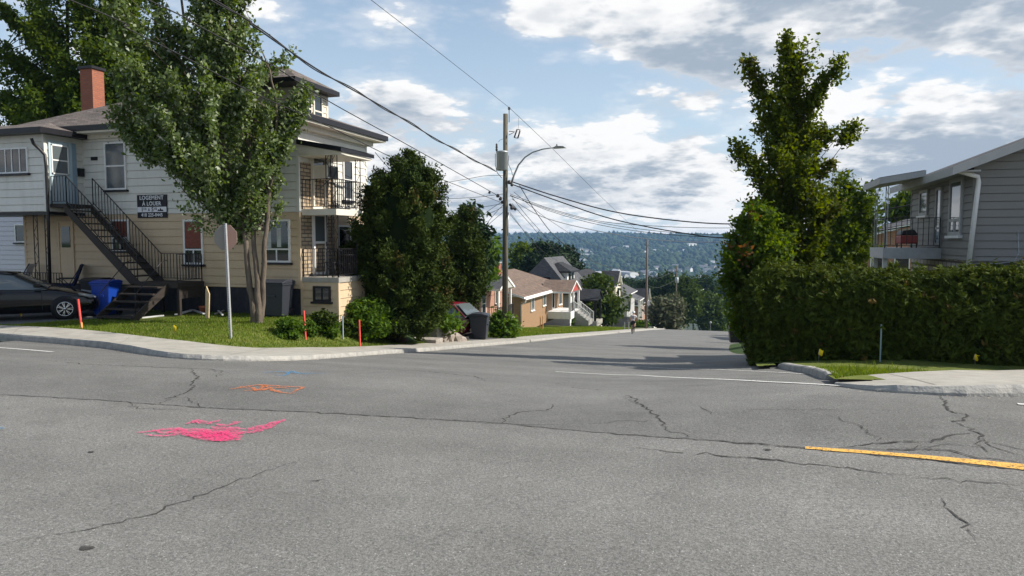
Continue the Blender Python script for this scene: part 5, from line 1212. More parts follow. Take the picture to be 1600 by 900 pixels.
# hedge
def hedge():
    a = gp(1166, 571); h0 = gp(1420, 568); V0 = h0[1]; 
    root = empty('cedar_hedge', (4, V0+.9, -.5), 'long dense clipped cedar hedge along the right corner lawn', 'hedge')
    r = np.random.default_rng(77); u0, u1, v0, v1 = .42, 9.0, V0, V0+1.7
    top = on_v(1400, 434, V0+.5)[2]; print('hedge', V0, top)
    nt_, per = 8600, 24
    U = u0+(u1-u0)*r.random(nt_)**1.2; q = r.random(nt_); V = v0+(v1-v0)*r.random(nt_); Pt = np.zeros((nt_, 3)); Nt = np.zeros((nt_, 3))
    gz = G(U, np.full(nt_, v0+.3))+.02; tp = top+.07*nz(U, V, 1.3, 53)+.05*nz(U, V, 5, 54); z = gz+(tp-gz)*r.random(nt_)
    T = q < .27; E = (q >= .27) & (q < .37); Fm = ~(T | E)
    bul = .13*nz(U, z, 2.4, 51)+.08*nz(U, z, 6.0, 52)+.10*np.sin((z+.6)*1.7)
    sh = np.clip((z-(top-.40))/.40, 0, 1)
    Pt[Fm] = np.stack([U, v0-bul+sh**2*.30, z], 1)[Fm]; Nt[Fm] = np.stack([U*0, -1+sh*.6, .25+sh*.8], 1)[Fm]
    Pt[T] = np.stack([U, V, tp-np.clip((v0+.35-V)/.35, 0, 1)**2*.18-np.clip((u0+.4-U)/.4, 0, 1)**2*.25], 1)[T]; Nt[T] = (0, -.25, 1)
    Ue = u0-.14*nz(V, z, 1.9, 55)+sh**2*.35; Pt[E] = np.stack([Ue, V, z], 1)[E]; Nt[E] = (-1, 0, .4)
    Nt /= np.linalg.norm(Nt, axis=1)[:, None]; Pt -= Nt*r.exponential(.05, nt_)[:, None]
    idx = np.repeat(np.arange(nt_), per); n = len(idx); ln = r.random(n)
    dirs = Nt+r.normal(0, .42, (nt_, 3)); dirs /= np.linalg.norm(dirs, axis=1)[:, None]; L_t = .10+.10*r.random(nt_); stray_ = r.random(nt_) < np.where(T, .16, .04); L_t = np.where(stray_, L_t*2.1, L_t)
    P = Pt[idx]+dirs[idx]*(ln*L_t[idx])[:, None]+r.normal(0, 1, (n, 3))*(.05*(1-.6*ln))[:, None]
    P[:, 2] = np.maximum(P[:, 2], G(P[:, 0], P[:, 1])+.03)
    V, F = leaf_quads(P, r, .050, .15, 2.6, .0, dirs[idx]*.5)
    k = nz(P[:, 0]*3, P[:, 2]*3, 1.3, 60)*.10; var = np.clip(.20+k+.30*ln+.35*(r.random(nt_)[idx]-.4)+.25*(r.random(n)-.5)+np.where(T, .14, 0)[idx], 0, .84); var[(r.random(nt_) < .012)[idx]] = 1  # top tufts toned lighter: bright sheen of the hedge top painted into leaf colour
    loc = np.array(root.location); np_mesh('foliage', V-loc, F, L_CEDAR, var, root)
    mb = MB()
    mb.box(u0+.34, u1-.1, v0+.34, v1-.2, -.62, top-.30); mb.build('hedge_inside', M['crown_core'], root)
hedge()
bush('tufts of garden plant growing above the hedge by the grey house', 1455, 16.2, 384, 430, 1436, 1482, L_YOUNG, 1200, .07, 58, .14, grp=None, core=0, up=.1, elong=3)
# ------------------------------------------------------------------ far forest and town
def ico(): 
    bm = bmesh.new(); bmesh.ops.create_icosphere(bm, subdivisions=1, radius=1); v = np.array([x.co[:] for x in bm.verts]); f = np.array([[y.index for y in q.verts] for q in bm.faces]); bm.free(); return v, f
IV, IF = ico()
def far_point(px, D): return (-math.sin(ALPHA)*D+math.cos(ALPHA)*(px-800)/FPX*D, math.cos(ALPHA)*D+math.sin(ALPHA)*(px-800)/FPX*D)
def town(u, v): return nz(u, v, .009, 91)+.5*nz(u, v, .03, 92)
def forest(n, D0, D1, size, seed, label, mat):
    r = np.random.default_rng(seed); D = D0*(D1/D0)**r.random(n); px = r.uniform(430, 1700, n); u, v = far_point(px, D)
    t = town(u, v); keep = (t < .20) | (r.random(n) < .25) | (D > 2600); u, v, D = u[keep], v[keep], D[keep]; n = len(u)
    z = GF(u, v); s = size*(.6+.8*r.random(n))*np.clip(D/1400, .75, 1.6); con = r.random(n) < .35
    sx = np.where(con, s*.6, s); sz = np.where(con, s*1.15, s*.9)
    P = IV[None]*(1+r.normal(0, .16, (n, len(IV), 1)))*np.stack([sx, sx, sz], 1)[:, None]; P += np.stack([u, v, z+sz*.6], 1)[:, None]
    F = IF[None]+np.arange(n)[:, None, None]*len(IV); var = np.repeat(np.where(con, r.random(n)*.35, .25+r.random(n)*.75), len(IF))
    return kind(tag(np_mesh('forest', P.reshape(-1, 3), F.reshape(-1, 3), mat, var), label, 'forest'), 'stuff')
forest(11500, 235, 1200, 5.2, 101, 'wooded valley slope below the far end of the street', L_FAR)
forest(24000, 1100, 3700, 6.5, 102, 'wooded hillside and ridge across the valley', L_FAR)
M['far_wall'] = pbr('far_wall', (.62, .62, .60), .7); M['far_wall2'] = pbr('far_wall2', (.42, .36, .30), .7); M['far_roof'] = pbr('far_roof', (.10, .10, .11), .8); M['far_roof2'] = pbr('far_roof2', (.38, .38, .40), .7)
protos = []
for k, (w, l, h, rr, wm, rm) in enumerate(((9, 13, 4.5, 2.6, 'far_wall', 'far_roof'), (10, 12, 6.5, 3, 'far_wall', 'far_roof2'), (9, 16, 4, 2.4, 'far_wall2', 'far_roof'), (16, 34, 7, 1.2, 'far_wall', 'far_roof2'))):
    mb = MB(); mb.box(-l/2, l/2, -w/2, w/2, -3, h, 0); mb.prism([(-l/2, -w/2, h), (-l/2, w/2, h), (-l/2, 0, h+rr)], (l, 0, 0), 0)
    mb.add([(-l/2-.5, -w/2-.6, h-.1), (l/2+.5, -w/2-.6, h-.1), (l/2+.5, 0, h+rr+.2), (-l/2-.5, 0, h+rr+.2), (-l/2-.5, w/2+.6, h-.1), (l/2+.5, w/2+.6, h-.1)], [(0, 1, 2, 3), (3, 2, 5, 4)], 1)
    o = mb.build('distant_house', [M[wm], M[rm]]); protos.append(o)
labs = ['small white house with dark roof among the trees across the valley', 'pale two storey house with light roof among the trees across the valley', 'small brownish house with dark roof among the trees across the valley', 'long pale flat building among the trees across the valley']
rt = np.random.default_rng(300); used = set(); cnt = 0; tries = 0
while cnt < 220 and tries < 9000:
    tries += 1; D = 620*(2500/620)**rt.random(); px = rt.uniform(830, 1150); u, v = far_point(px, D)
    if town(u, v) < .1 and rt.random() > .12: continue
    k = int(rt.choice(4, p=[.45, .28, .2, .07])); o = protos[k]
    if k in used: o = o.copy(); COL.objects.link(o)
    used.add(k); o.location = (u, v, float(GF(u, v))+1.0); o.rotation_euler = (0, 0, rt.uniform(-1.2, 1.2)+.3); sc = 1.3+.4*rt.random(); o.scale = (sc, sc, sc)
    tag(o, labs[k], 'house', ['white houses across the valley', 'two storey houses across the valley', 'brownish houses across the valley', 'long buildings across the valley'][k]); cnt += 1
M['far_road'] = pbr('far_road', (.30, .30, .30), .9)
for pts in ([(985, 1250), (1000, 1500), (1012, 1800)], [(905, 1500), (935, 1700), (975, 2050)], [(1120, 1000), (1136, 1300), (1150, 1600)]):
    mb = MB(); W_ = 5; Q = [far_point(*q) for q in pts]; Q = resamp(Q, 24); vs = []
    for i, q in enumerate(Q):
        t = Q[min(i+1, 23)]-Q[max(i-1, 0)]; t /= np.hypot(*t); nn = np.array([-t[1], t[0]])*W_
        for s in (-1, 1): w_ = q+nn*s; vs.append((w_[0], w_[1], float(GF(*w_))+4.5))
    mb.add(vs, [(2*i, 2*i+1, 2*i+3, 2*i+2) for i in range(23)]); kind(mb.build('far_road', M['far_road']), 'structure')
# haze: one box of even air round the scene
hb = MB().box(-6600, 6600, -330, 7000, -160, 36); hz = kind(hb.build('haze', new_mat('haze')), 'stuff'); tag(hz, 'thin bluish summer haze over the valley', 'haze')
hm = hz.data.materials[0]; N = hm.node_tree.nodes; N.remove(N['Principled BSDF']); pv_ = N.new('ShaderNodeVolumePrincipled')
pv_.inputs['Color'].default_value = (.34, .58, .95, 1); pv_.inputs['Density'].default_value = .00013; pv_.inputs['Anisotropy'].default_value = .2
hm.node_tree.links.new(pv_.outputs[0], N['Material Output'].inputs['Volume'])
# ------------------------------------------------------------------ cars
def car(label, loc, rz, paint, shape='sedan'):
    root = empty('parked_car', (0, 0, 0), label, 'car')
    if shape == 'sedan':
        ST = [(2.28, .60, .30, .50, .54), (2.18, .76, .22, .60, .64), (1.92, .85, .18, .70, .76), (1.35, .89, .18, .82, .88), (.85, .90, .18, .92, .98), (0, .90, .18, .94, 1.0), (-1, .90, .18, .96, 1.01), (-1.7, .88, .2, .98, 1.05), (-2.12, .84, .24, .96, 1.02), (-2.28, .72, .32, .72, .8)]
        CB = [(.95, .97, .80, .78), (.15, 1.40, .82, .60), (-.3, 1.45, .82, .60), (-1.0, 1.41, .82, .59), (-1.85, 1.05, .78, .70)]
    else:
        ST = [(2.18, .60, .30, .60, .64), (2.06, .78, .22, .72, .78), (1.75, .86, .18, .82, .90), (1.2, .9, .18, .95, 1.02), (.75, .9, .18, 1.0, 1.08), (0, .9, .18, 1.02, 1.08), (-1, .9, .18, 1.04, 1.08), (-1.8, .88, .2, 1.04, 1.06), (-2.1, .85, .3, 1.0, 1.04), (-2.2, .76, .38, .85, .9)]
        CB = [(.95, 1.04, .80, .78), (.2, 1.55, .82, .64), (-.4, 1.62, .82, .64), (-1.5, 1.58, .82, .62), (-2.12, 1.06, .78, .70)]
    mb = MB(); vs = []
    for x, w, zl, zb, zt in ST:
        h = [(0, zl), (w*.9, zl), (w, zl+.12), (w*1.0, (zl+zb)/2+.05), (w*.985, zb-.05), (w*.90, zb+.01), (w*.5, zt-.01), (0, zt)]
        vs += [(x, -y, z) for y, z in h[::-1]][:-1] + [(x, y, z) for y, z in h]
    k = 15; n = len(ST); vs2 = vs
    fs = [(i*k+j, i*k+(j+1) % k, (i+1)*k+(j+1) % k, (i+1)*k+j) for i in range(n-1) for j in range(k-1)]
    fs += [(i*k+k-1, i*k, (i+1)*k, (i+1)*k+k-1) for i in range(n-1)] if False else []
    fs += [tuple(range(k))[::-1], tuple((n-1)*k+j for j in range(k))]
    mb.add(vs2, fs, 0, True); mb.build('body', M[paint], root, subsurf=1)
    mb = MB(); vs = []
    for x, zt, wb, wt in CB:
        zb = .90 if shape == 'sedan' else .98
        h = [(wb, zb), (wb-.02, min(zb+.06, zt)), (wt+.02, zt-.05), (wt*.7, zt-.01), (0, zt)]
        vs += [(x, -y, z) for y, z in h][:-1]+[(x, y, z) for y, z in h[::-1]]
    k = 9; n = len(CB); mb.add(vs, [(i*k+j, i*k+j+1, (i+1)*k+j+1, (i+1)*k+j) for i in range(n-1) for j in range(k-1)], 0, True)
    mb.build('windows', M['car_glass'], root)
    mb = MB(); vs = []
    for x, zt, wb, wt in CB[1:4]:
        for y in (-wt-.035, -wt*.7, 0, wt*.7, wt+.035): vs.append((x+(.03 if x > 0 else 0), y, zt+(.012 if abs(y) < wt else -.05)))
    mb.add(vs, [(i*5+j, i*5+j+1, (i+1)*5+j+1, (i+1)*5+j) for i in range(2) for j in range(4)], 0, True); rfm = mb.build('roof', M[paint], root)
    md = rfm.modifiers.new('s', 'SOLIDIFY'); md.thickness = .02
    for s in (-1, 1):
        q = lambda i, t=1: (CB[i][0], s*(CB[i][3]+.03), CB[i][1]-.045)
        zb = .93 if shape == 'sedan' else 1.02
        for a, b_ in (((CB[0][0], s*.80, zb), q(1)), ((-.42, s*.83, zb), (-.36, s*(CB[2][3]+.04), CB[2][1]-.05)), ((CB[4][0], s*.78, zb+.04), q(3))):
            MB().bar(a, b_, .055, .05).build('pillar', M[paint], root)
        MB().box(.62, .80, s*.98-.09, s*.98+.09, .98, 1.10).build('mirror', M[paint], root, bevel=.03)
        MB().box(-.32, -.16, s*.905-.02, s*.905+.02, .80, .835).build('door_handle', M[paint], root)
        MB().box(.80, .812, s*.897-.006, s*.897+.006, .3, .92).build('door_seam', M['black_trim'], root); MB().box(-.46, -.448, s*.90-.006, s*.90+.006, .3, .93).build('door_seam', M['black_trim'], root)
        mb = MB(); mb.add([(2.17, s*.52, .60), (2.06, s*.78, .62), (1.80, s*.862, .70), (1.72, s*.862, .765), (1.98, s*.78, .72), (2.14, s*.52, .67)], [(0, 1, 2, 3, 4, 5)])
        hl = mb.build('headlight', M['head_lens'], root); md = hl.modifiers.new('s', 'SOLIDIFY'); md.thickness = .05; md.offset = 0
        mb = MB(); mb.box(-2.24, -2.05, s*.70-.14, s*.70+.14, .78, .95); mb.build('tail_light', M['red_paint'] if paint != 'car_red' else M['sign_red'], root, bevel=.03)
    mb = MB(); mb.box(2.20, 2.30, -.5, .5, .36, .50); mb.build('grille', M['black_trim'], root)
    MB().box(-2.31, -2.26, -.26, .26, .52, .66).build('number_plate', M['sign_white'], root)
    if shape != 'sedan':
        mb = MB(); mb.add([(-2.13, -.62, 1.12), (-2.13, .62, 1.12), (-1.62, .52, 1.56), (-1.62, -.52, 1.56)], [(0, 1, 2, 3)]); rg = mb.build('rear_window', M['car_glass'], root); md = rg.modifiers.new('s', 'SOLIDIFY'); md.thickness = .02
    for x in (1.38, -1.36):
        for s in (-1, 1):
            y = s*.80
            MB().lathe((x, s*.895, 0.33), [(.375, -.012), (.375, .012)], 24, 0, 'y').build('wheel_arch', M['black_trim'], root)
            w = MB().lathe((x, y+s*.10, .32), [(.20, -.10), (.31, -.10), (.322, -.07), (.322, .07), (.31, .10), (.20, .10)], 28, 0, 'y').build('wheel', M['tyre'], root)
            rm = MB(); rm.tube([(x+.205*math.cos(a), y+s*.212, .32+.205*math.sin(a)) for a in np.linspace(0, 2*math.pi, 25)], .014, 6, cap=False)
            for i in range(7):
                a = 2*math.pi*i/7
                for da in (-.13, .13): rm.bar((x+.03*math.cos(a), y+s*.216, .32+.03*math.sin(a)), (x+.205*math.cos(a+da), y+s*.214, .32+.205*math.sin(a+da)), .017, .020)
            rm.lathe((x, y+s*.216, .32), [(.05, -.012), (.045, .012)], 12, 0, 'y'); rm.lathe((x, y+s*.203, .32), [(.20, -.004), (.20, .004)], 24, 1, 'y'); rm.build('rim', [M['alloy'], M['black_trim']], w)
    root.location = loc; root.rotation_euler = (0, 0, rz); return root
car('black sedan parked on the driveway in front of the lower porch', (-20.72, 15.8, -.77), R_(46), 'car_black')
g = gpd(738, 34.5); car('dark red hatchback parked behind the black wheelie bin and cedars', (-13.25, 29.9, float(G(-13.25, 29.9))+.12), R_(172), 'car_red', 'hatch')
# ------------------------------------------------------------------ wheelie bins
def bin_(label, loc, rz, mat, h=1.08, w=.62, dp=.72, lid=None):
    root = empty('wheelie_bin', (0, 0, 0), label, 'wheelie bin')
    mb = MB(); b = [(-w*.40, -dp*.40), (w*.40, -dp*.40), (w*.40, dp*.34), (-w*.40, dp*.34)]; t = [(-w/2, -dp/2), (w/2, -dp/2), (w/2, dp/2), (-w/2, dp/2)]
    mb.add([(x, y, .04) for x, y in b]+[(x, y, h*.90) for x, y in t], [(0, 3, 2, 1), (4, 5, 6, 7), (0, 1, 5, 4), (1, 2, 6, 5), (2, 3, 7, 6), (3, 0, 4, 7)])
    bd = mb.build('body', M[mat], root, bevel=.03)
    mb = MB(); mb.box(-w/2-.02, w/2+.02, -dp/2-.02, dp/2+.02, h*.86, h*.905); mb.build('rim', M[mat], bd, bevel=.01)
    mb = MB(); mb.box(-w*.2, w*.2, -dp/2-.012, -dp/2+.05, h*.55, h*.60); mb.build('grip', M[mat], bd)
    mb = MB(); L_ = [(-dp/2-.05, h*.91), (-dp/2-.05, h*.935), (-dp*.2, h*.995), (dp*.25, h), (dp/2+.02, h*.96), (dp/2+.02, h*.91)]
    mb.prism([(-w/2-.03, y, z) for y, z in L_], (w+.06, 0, 0)); mb.build('lid', M[lid or mat], root, bevel=.015)
    mb = MB(); mb.bar((-w*.38, dp/2+.07, h*.90), (w*.38, dp/2+.07, h*.90), .03); mb.bar((-w*.36, dp/2-.02, h*.89), (-w*.36, dp/2+.07, h*.90), .03); mb.bar((w*.36, dp/2-.02, h*.89), (w*.36, dp/2+.07, h*.90), .03); mb.build('handle', M[mat], root)
    for s in (-1, 1):
        wl = MB().lathe((s*(w*.42), dp*.36, .14), [(.06, -.03), (.135, -.03), (.14, -.02), (.14, .02), (.135, .03), (.06, .03)], 18, 0, 'x').build('wheel', M['tyre'], root)
        MB().lathe((s*(w*.42), dp*.36, .14), [(.06, -.025), (.05, .025)], 10, 0, 'x').build('hub', M['black_plastic'], wl)
    root.location = tuple(map(float, loc)); root.rotation_euler = (0, 0, rz); return root
p = gpd(748, 31.6, .1); p = gp(750, 531, .11)
bin_('black wheelie bin standing at the pavement edge before the red car', gpd(749, 31.0, .115), R_(100), 'grey_plastic', 1.16, .70, .80)
bin_('blue recycling bin beside the lower stairs of the apartment house', (-18.8, 17.35, -.76), R_(14), 'blue_plastic', 1.12, .60, .66)
bin_('black wheelie bin between the black sedan and the blue bin', (-20.15, 18.25, -.76), R_(5), 'black_plastic', 1.12, .66, .74)
bin_('large dark bin against the tan wall right of the maple trunk', on_v(433, 495, 18.75)*np.array([1, 1, 0])+np.array([0, 0, -.78]), R_(0), 'grey_plastic', 1.16, .88, .62)
bin_('dark bin standing far down the right side of the street', gpd(1151, 40, .02), R_(-80), 'black_plastic', 1.1, .62, .72)
# ------------------------------------------------------------------ stakes and flags
def stake(label, px, y, ytop, mat, d=None, tip=None, w=.05, lean=0, grp='survey stakes in the lawn', col=None):
    g = gp(px, y, .08) if d is None else gpd(px, d, .08); dd = float(np.dot(g-CAM, Fh)); h = (y-ytop)/FPX*dd
    r = empty('survey_stake', g, label, 'stake', grp); tx = lean
    MB().bar((g[0], g[1], g[2]-.1), (g[0]+tx, g[1], g[2]+h), w, w*.6).build('post', M[mat], r)
    if tip: MB().bar((g[0], g[1], g[2]-.01), (g[0]+tx*.15, g[1], g[2]+h*.22), w*1.03, w*.64).build('bare_wood_end', M[tip], r)
    return r
stake('red painted stake at the pavement edge in front of the black sedan', 128, 514, 467, 'stake_red', tip='stake_tip', lean=-.09)
stake('red painted stake between the low bushes', 478, 531, 485, 'stake_red', lean=-.05)
stake('grey stake between the second and third low bush', 536, 531, 493, 'stake_grey', w=.04)
stake('red painted stake right of the grey stake by the pavement', 561, 538, 496, 'stake_red', d=21.1, lean=-.02)
stake('tall blue grey stake in front of the right hedge', 1375, 565, 506, 'stake_teal', w=.04)
for i, x in enumerate((844.5, 848.5)): stake(['left one of two thin orange stakes on the far lawn', 'right one of two thin orange stakes on the far lawn'][i], x, 519, 498, 'stake_tip', d=58, w=.09)
def flag(label, px, y, ytop, x2, y2, d=None):
    g = gp(px, y, .08) if d is None else gpd(px, d, .08); dd = float(np.dot(g-CAM, Fh)); s = dd/FPX
    r = empty('marker_flag', g, label, 'marker flag', 'yellow marker flags in the grass')
    h = (y-ytop)*s; lx = (x2-px)*s; MB().tube([(g[0], g[1], g[2]-.05), (g[0]+lx*.5, g[1], g[2]+h)], .0035, 5).build('wire_stem', M['galv'], r)
    w = 7*s; mb = MB(); x0, z0 = g[0]+lx*.5, g[2]+h
    vs = []
    for i in range(5):
        t = i/4; 
        for k in (0, 1): vs.append((x0+w*t*.9-.02*k, g[1]+.012*math.sin(t*5+k), z0-k*9*s+.01*math.sin(t*7)-t*2*s))
    mb.add(vs, [(2*i, 2*i+2, 2*i+3, 2*i+1) for i in range(4)], 0, True); f = mb.build('flag', M['flag_yellow'], r); md = f.modifiers.new('s', 'SOLIDIFY'); md.thickness = .002; return r
flag('yellow marker flag leaning in front of the black sedan', 34, 502, 483, 26, 483); flag('small yellow marker flag on the lawn left of the sign post', 272, 520, 508, 270, 507)
flag('yellow marker flag before the left half of the right hedge', 1279, 566, 545, 1280, 545); flag('yellow marker flag at the right end of the right hedge', 1524, 569, 553, 1521, 553)
# ------------------------------------------------------------------ stop sign seen from behind
g = gp(361, 530, .08); dd = float(np.dot(g-CAM, Fh)); tp = on_d(352, 349, dd); cx = on_d(351, 371, dd)
r = empty('stop_sign', g, 'octagonal stop sign seen from behind on a perforated grey post', 'road sign')
mb = MB(); mb.bar((g[0], g[1], g[2]-.2), tuple(tp), .052, .052, 0)
A = Vector(g); Bv = Vector(tp)
for i in range(52):
    c = A.lerp(Bv, (i+.5)/52); mb.box(c.x-.009, c.x+.012, c.y-.030, c.y-.026, c.z-.009, c.z+.009, 1)
mb.build('post', [M['galv'], M['black_trim']], r)
mb = MB(); R8 = .335; o8 = [(R8*math.cos(math.pi/8+i*math.pi/4), R8*math.sin(math.pi/8+i*math.pi/4)) for i in range(8)]
yb = cx[1]+.035; mb.prism([(cx[0]+x*.80, yb+x*.35, cx[2]+z) for x, z in o8], (0, .006, 0), 0)
mb.build('sign_plate', M['sign_back'], r)
half = [(x, z) for x, z in o8 if x > 0]; half = [(0, -R8*.92)]+half[::1][:0]+[(R8*.38, -R8*.92), (R8*.92, -R8*.38), (R8*.92, R8*.38), (R8*.38, R8*.92), (0, R8*.92)]
MB().prism([(cx[0]+x*.80, yb-.004+x*.35, cx[2]+z) for x, z in half], (0, .003, 0)).build('red_side', M['sign_red'], r)
MB().prism([(cx[0]+x*.8, yb+.007+x*.35, cx[2]+z) for x, z in o8], (0, .002, 0)).build('red_face', M['sign_red'], r)
# ------------------------------------------------------------------ utility poles
PU = -10.5
def pole(label, base, top, r0=.15, r1=.105, mat='pole_wood'):
    r = empty('utility_pole', base, label, 'utility pole', 'wooden utility poles along the side street'); b = Vector(tuple(map(float, base)))
    MB().tube([(b.x, b.y, b.z-.3), (b.x+.02, b.y, (b.z+top)/2), (b.x+.03, b.y, top)], [r0, (r0+r1)/2, r1], 14, 0).build('shaft', M[mat], r); return r
g = gpd(789, 34.0, .05); PD = 34.0; zt1 = on_d(791, 178, PD)[2]; PV = g[1]
def PP(x, y, v=None): return on_v(x, y, PV if v is None else v)
P1 = pole('near weathered utility pole carrying a transformer and curved street lamp arm', g, zt1)
c = PP(785, 252, PV-.35); MB().lathe((c[0], PV-.38, c[2]-.43), [(.24, 0), (.27, .03), (.27, .80), (.29, .82), (.29, .88), (.10, .93)], 18).build('transformer', M['grey_metal'], P1)
mb = MB(); c2 = PP(780, 236); mb.lathe((c2[0], PV-.38, c2[2]-.05), [(.045, 0), (.06, .08), (.04, .12), (.06, .18), (.04, .24), (.055, .30), (.02, .36)], 10); mb.build('bushing', M['insul'], P1)
mb = MB(); mb.tube([PP(799, 286), PP(803, 274), PP(810, 258), PP(820, 246), PP(832, 238), PP(848, 233), PP(866, 230.3)], [.05, .045, .04, .036, .034, .032, .03], 8); lm = mb.build('lamp_arm', M['grey_metal'], P1)
a = PP(864, 230.5); b_ = PP(884, 230); mb = MB(); mb.prism([(a[0], a[1]-.13, a[2]-.05), (a[0]+.15, a[1]-.15, a[2]+.06), (b_[0]-.1, a[1]-.12, a[2]+.04), (b_[0], a[1]-.05, a[2]-.03)], (0, .28, 0)); mb.build('lamp_head', M['grey_metal'], P1, bevel=.02)
mb = MB(); mb.lathe((PP(870, 228)[0], PV, a[2]+.05), [(.03, 0), (.03, .08), (.01, .1)], 8); mb.build('photocell', M['black_metal'], P1)
mb = MB(); t = PP(795.5, 170); mb.bar((t[0], PV, zt1-.4), (t[0], PV, t[2]), .03); mb.lathe((t[0], PV, t[2]-.05), [(.03, 0), (.07, .03), (.04, .06), (.07, .09), (.03, .14)], 10); mb.build('top_insulator', M['insul'], P1)
mb = MB(); q = [PP(808, 202), PP(803.5, 215), PP(809, 216), PP(813, 203)]
for i in range(4): mb.tube([q[i], q[(i+1) % 4]], .035 if i in (0, 2) else .02, 6)
mb.tube([PP(795, 205), PP(804, 206)], .018, 5); mb.tube([PP(795, 211), PP(803, 207)], .014, 5); mb.build('fuse_cutout', M['insul'], P1)
mb = MB(); mb.tube([PP(779, 222), PP(781, 219), PP(786, 217)], .008, 5, cap=False); mb.tube([PP(774, 240), PP(774, 258), PP(777, 270), PP(784, 278)], .016, 5); mb.tube([PP(795, 243), PP(794, 256), PP(799, 266), PP(801, 274)], .014, 5)
mb.tube([PP(810, 201), PP(810.5, 188), PP(810, 184)], .006, 4); mb.build('jumper_wire', M['wire'], P1)
for x, y, w in ((797, 285, .16), (801, 289, .13), (779, 306, .14), (783, 311, .13), (786, 316, .12), (766, 301, .10), (801, 325, .15)):
    c = PP(x, y); MB().lathe((c[0], c[1]-.12, c[2]-w*.6), [(w*.3, 0), (w*.6, w*.3), (w*.6, w*.9), (w*.25, w*1.2)], 8).build('cable_clamp', M['insul'], P1)
c = PP(800, 325); MB().tube([PP(796, 319), PP(806, 328)], .06, 8).build('splice_case', M['black_plastic'], P1)
MB().tube([PP(794, 332), PP(793, 350), PP(793, 368)], .055, 8).build('conduit', M['grey_metal'], P1)
zt2 = on_d(1013, 375, 85)[2]; g2 = gpd(1010.5, 85, .05)
P2 = pole('second utility pole standing alone beside the cyclist', g2, zt2, .15, .11, 'pole_brown')
mb = MB(); mb.bar((g2[0]-.3, g2[1], zt2-.6), (g2[0]+.3, g2[1], zt2-.6), .08); mb.build('bracket', M['insul'], P2)
g3 = gpd(1057, 140, 0); zt3 = on_d(1059, 415, 140)[2]; P3 = pole('third utility pole carrying a grey transformer above the street trees', g3, zt3, .16, .12)
c = on_d(1057.5, 438, 139.6); MB().lathe((c[0], c[1], c[2]-.5), [(.32, 0), (.34, .05), (.34, 1.0), (.2, 1.1)], 12).build('transformer', M['grey_metal'], P3)
for px, d, yt, lab in ((1083, 190, 446, 'fourth utility pole in front of the bluish white house'), (1100, 235, 458, 'thin distant utility pole right of the white house'), (1118, 270, 462, 'thin distant utility pole beside the round road sign'), (1128, 330, 470, 'farthest thin utility pole in the trees')):
    gg = on_d(px, 513, d); gg[2] = float(G(gg[0], gg[1])); pp = pole(lab, gg, on_d(px, yt, d)[2], .20, .15)
    if d == 190: MB().tube([on_d(1083, 462, d), on_d(1090, 455, d), on_d(1100, 452, d)], .08, 6).build('lamp_arm', M['grey_metal'], pp)
g0 = np.array([PU, -9.0, float(G(PU, -9))]); pole('utility pole across the main road behind the photographer', g0, 10.6)
g9 = on_d(1760, 300, 28); g9[2] = -1.2; pole('utility pole beyond the grey house out of the frame', g9, 8.5)
mb = MB(); gg = on_d(1110, 508, 150); rr_ = empty('road_sign', gg*np.array([1, 1, 0])+np.array([0, 0, float(G(gg[0], gg[1]))]), 'tiny pale round road sign far down the street', 'road sign')
mb.lathe((gg[0], gg[1], on_d(1110, 504, 150)[2]), [(.26, -.02), (.26, .02)], 14, 0, 'y'); mb.build('plate', M['galv'], rr_); MB().bar((gg[0], gg[1]+.06, float(G(gg[0], gg[1]))), (gg[0], gg[1]+.06, on_d(1110, 502, 150)[2]), .08).build('post', M['galv'], rr_)
# ------------------------------------------------------------------ overhead cables
def catmull(P, n=10):
    P = [Vector(tuple(map(float, p))) for p in P]; out = []
    for i in range(len(P)-1):
        p0 = P[max(i-1, 0)]; p1 = P[i]; p2 = P[i+1]; p3 = P[min(i+2, len(P)-1)]
        for k in range(n):
            t = k/n; out.append(.5*((2*p1)+(p2-p0)*t+(2*p0-5*p1+4*p2-p3)*t*t+(3*p1-p0-3*p2+p3)*t**3))
    out.append(P[-1]); return out
def cable(P, r=.016, label='thin overhead cable fanning out from the near utility pole', mat='wire', twist=False, grp='overhead cables'):
    q = catmull(P, 12); mb = MB(); mb.tube(q, r, 5, cap=False)
    if twist:
        L_ = 0; q2 = []
        for i, p in enumerate(q):
            if i: L_ += (p-q[i-1]).length
            q2.append(p+Vector((0, 0, 1))*(.05*math.sin(L_*1.6)))
        mb.tube(q2, r*.8, 5, cap=False)
    return tag(mb.build('overhead_cable', M[mat]), label, 'cable', grp)
def PL(pts, u=PU): return [on_u(x, y, u) for x, y in pts]
top1 = PP(795.5, 168)
w1 = PL([(690, 85), (580, 0)]); cable([top1]+w1+[(PU, 4, w1[-1][2]+.85), (PU, -9, 10.5)], .009, 'thin top wire running from the near pole top up over the camera')
cable([top1, on_u(866, 235, PU), on_u(945, 313, PU), (g2[0], g2[1], zt2)], .011, 'thin top wire from the near pole down to the second pole')
w2 = PL([(775, 268), (690, 222), (600, 168), (510, 117), (450, 78), (395, 40), (335, 0)]); cable(w2+[(PU, 2, w2[-1][2]+.9), (PU, -9, 9.3)], .020, 'thick twisted cable rising left from the near utility pole', twist=True)
w3 = PL([(768, 300), (690, 256), (620, 217), (510, 156), (430, 105), (300, 35), (232, 0)]); cable([PP(786, 310)]+w3+[(PU, 0, w3[-1][2]+.5), (PU, -9, 8.0)], .014, 'middle cable crossing the maple crown and the dormer')
w4 = PL([(782, 316), (700, 284), (640, 260), (596, 238), (500, 191), (400, 147), (300, 95), (200, 45), (110, 0)]); cable(w4+[(PU, -2, w4[-1][2]+.4), (PU, -9, 7.4)], .012, 'lowest long cable passing the corner of the house eave')
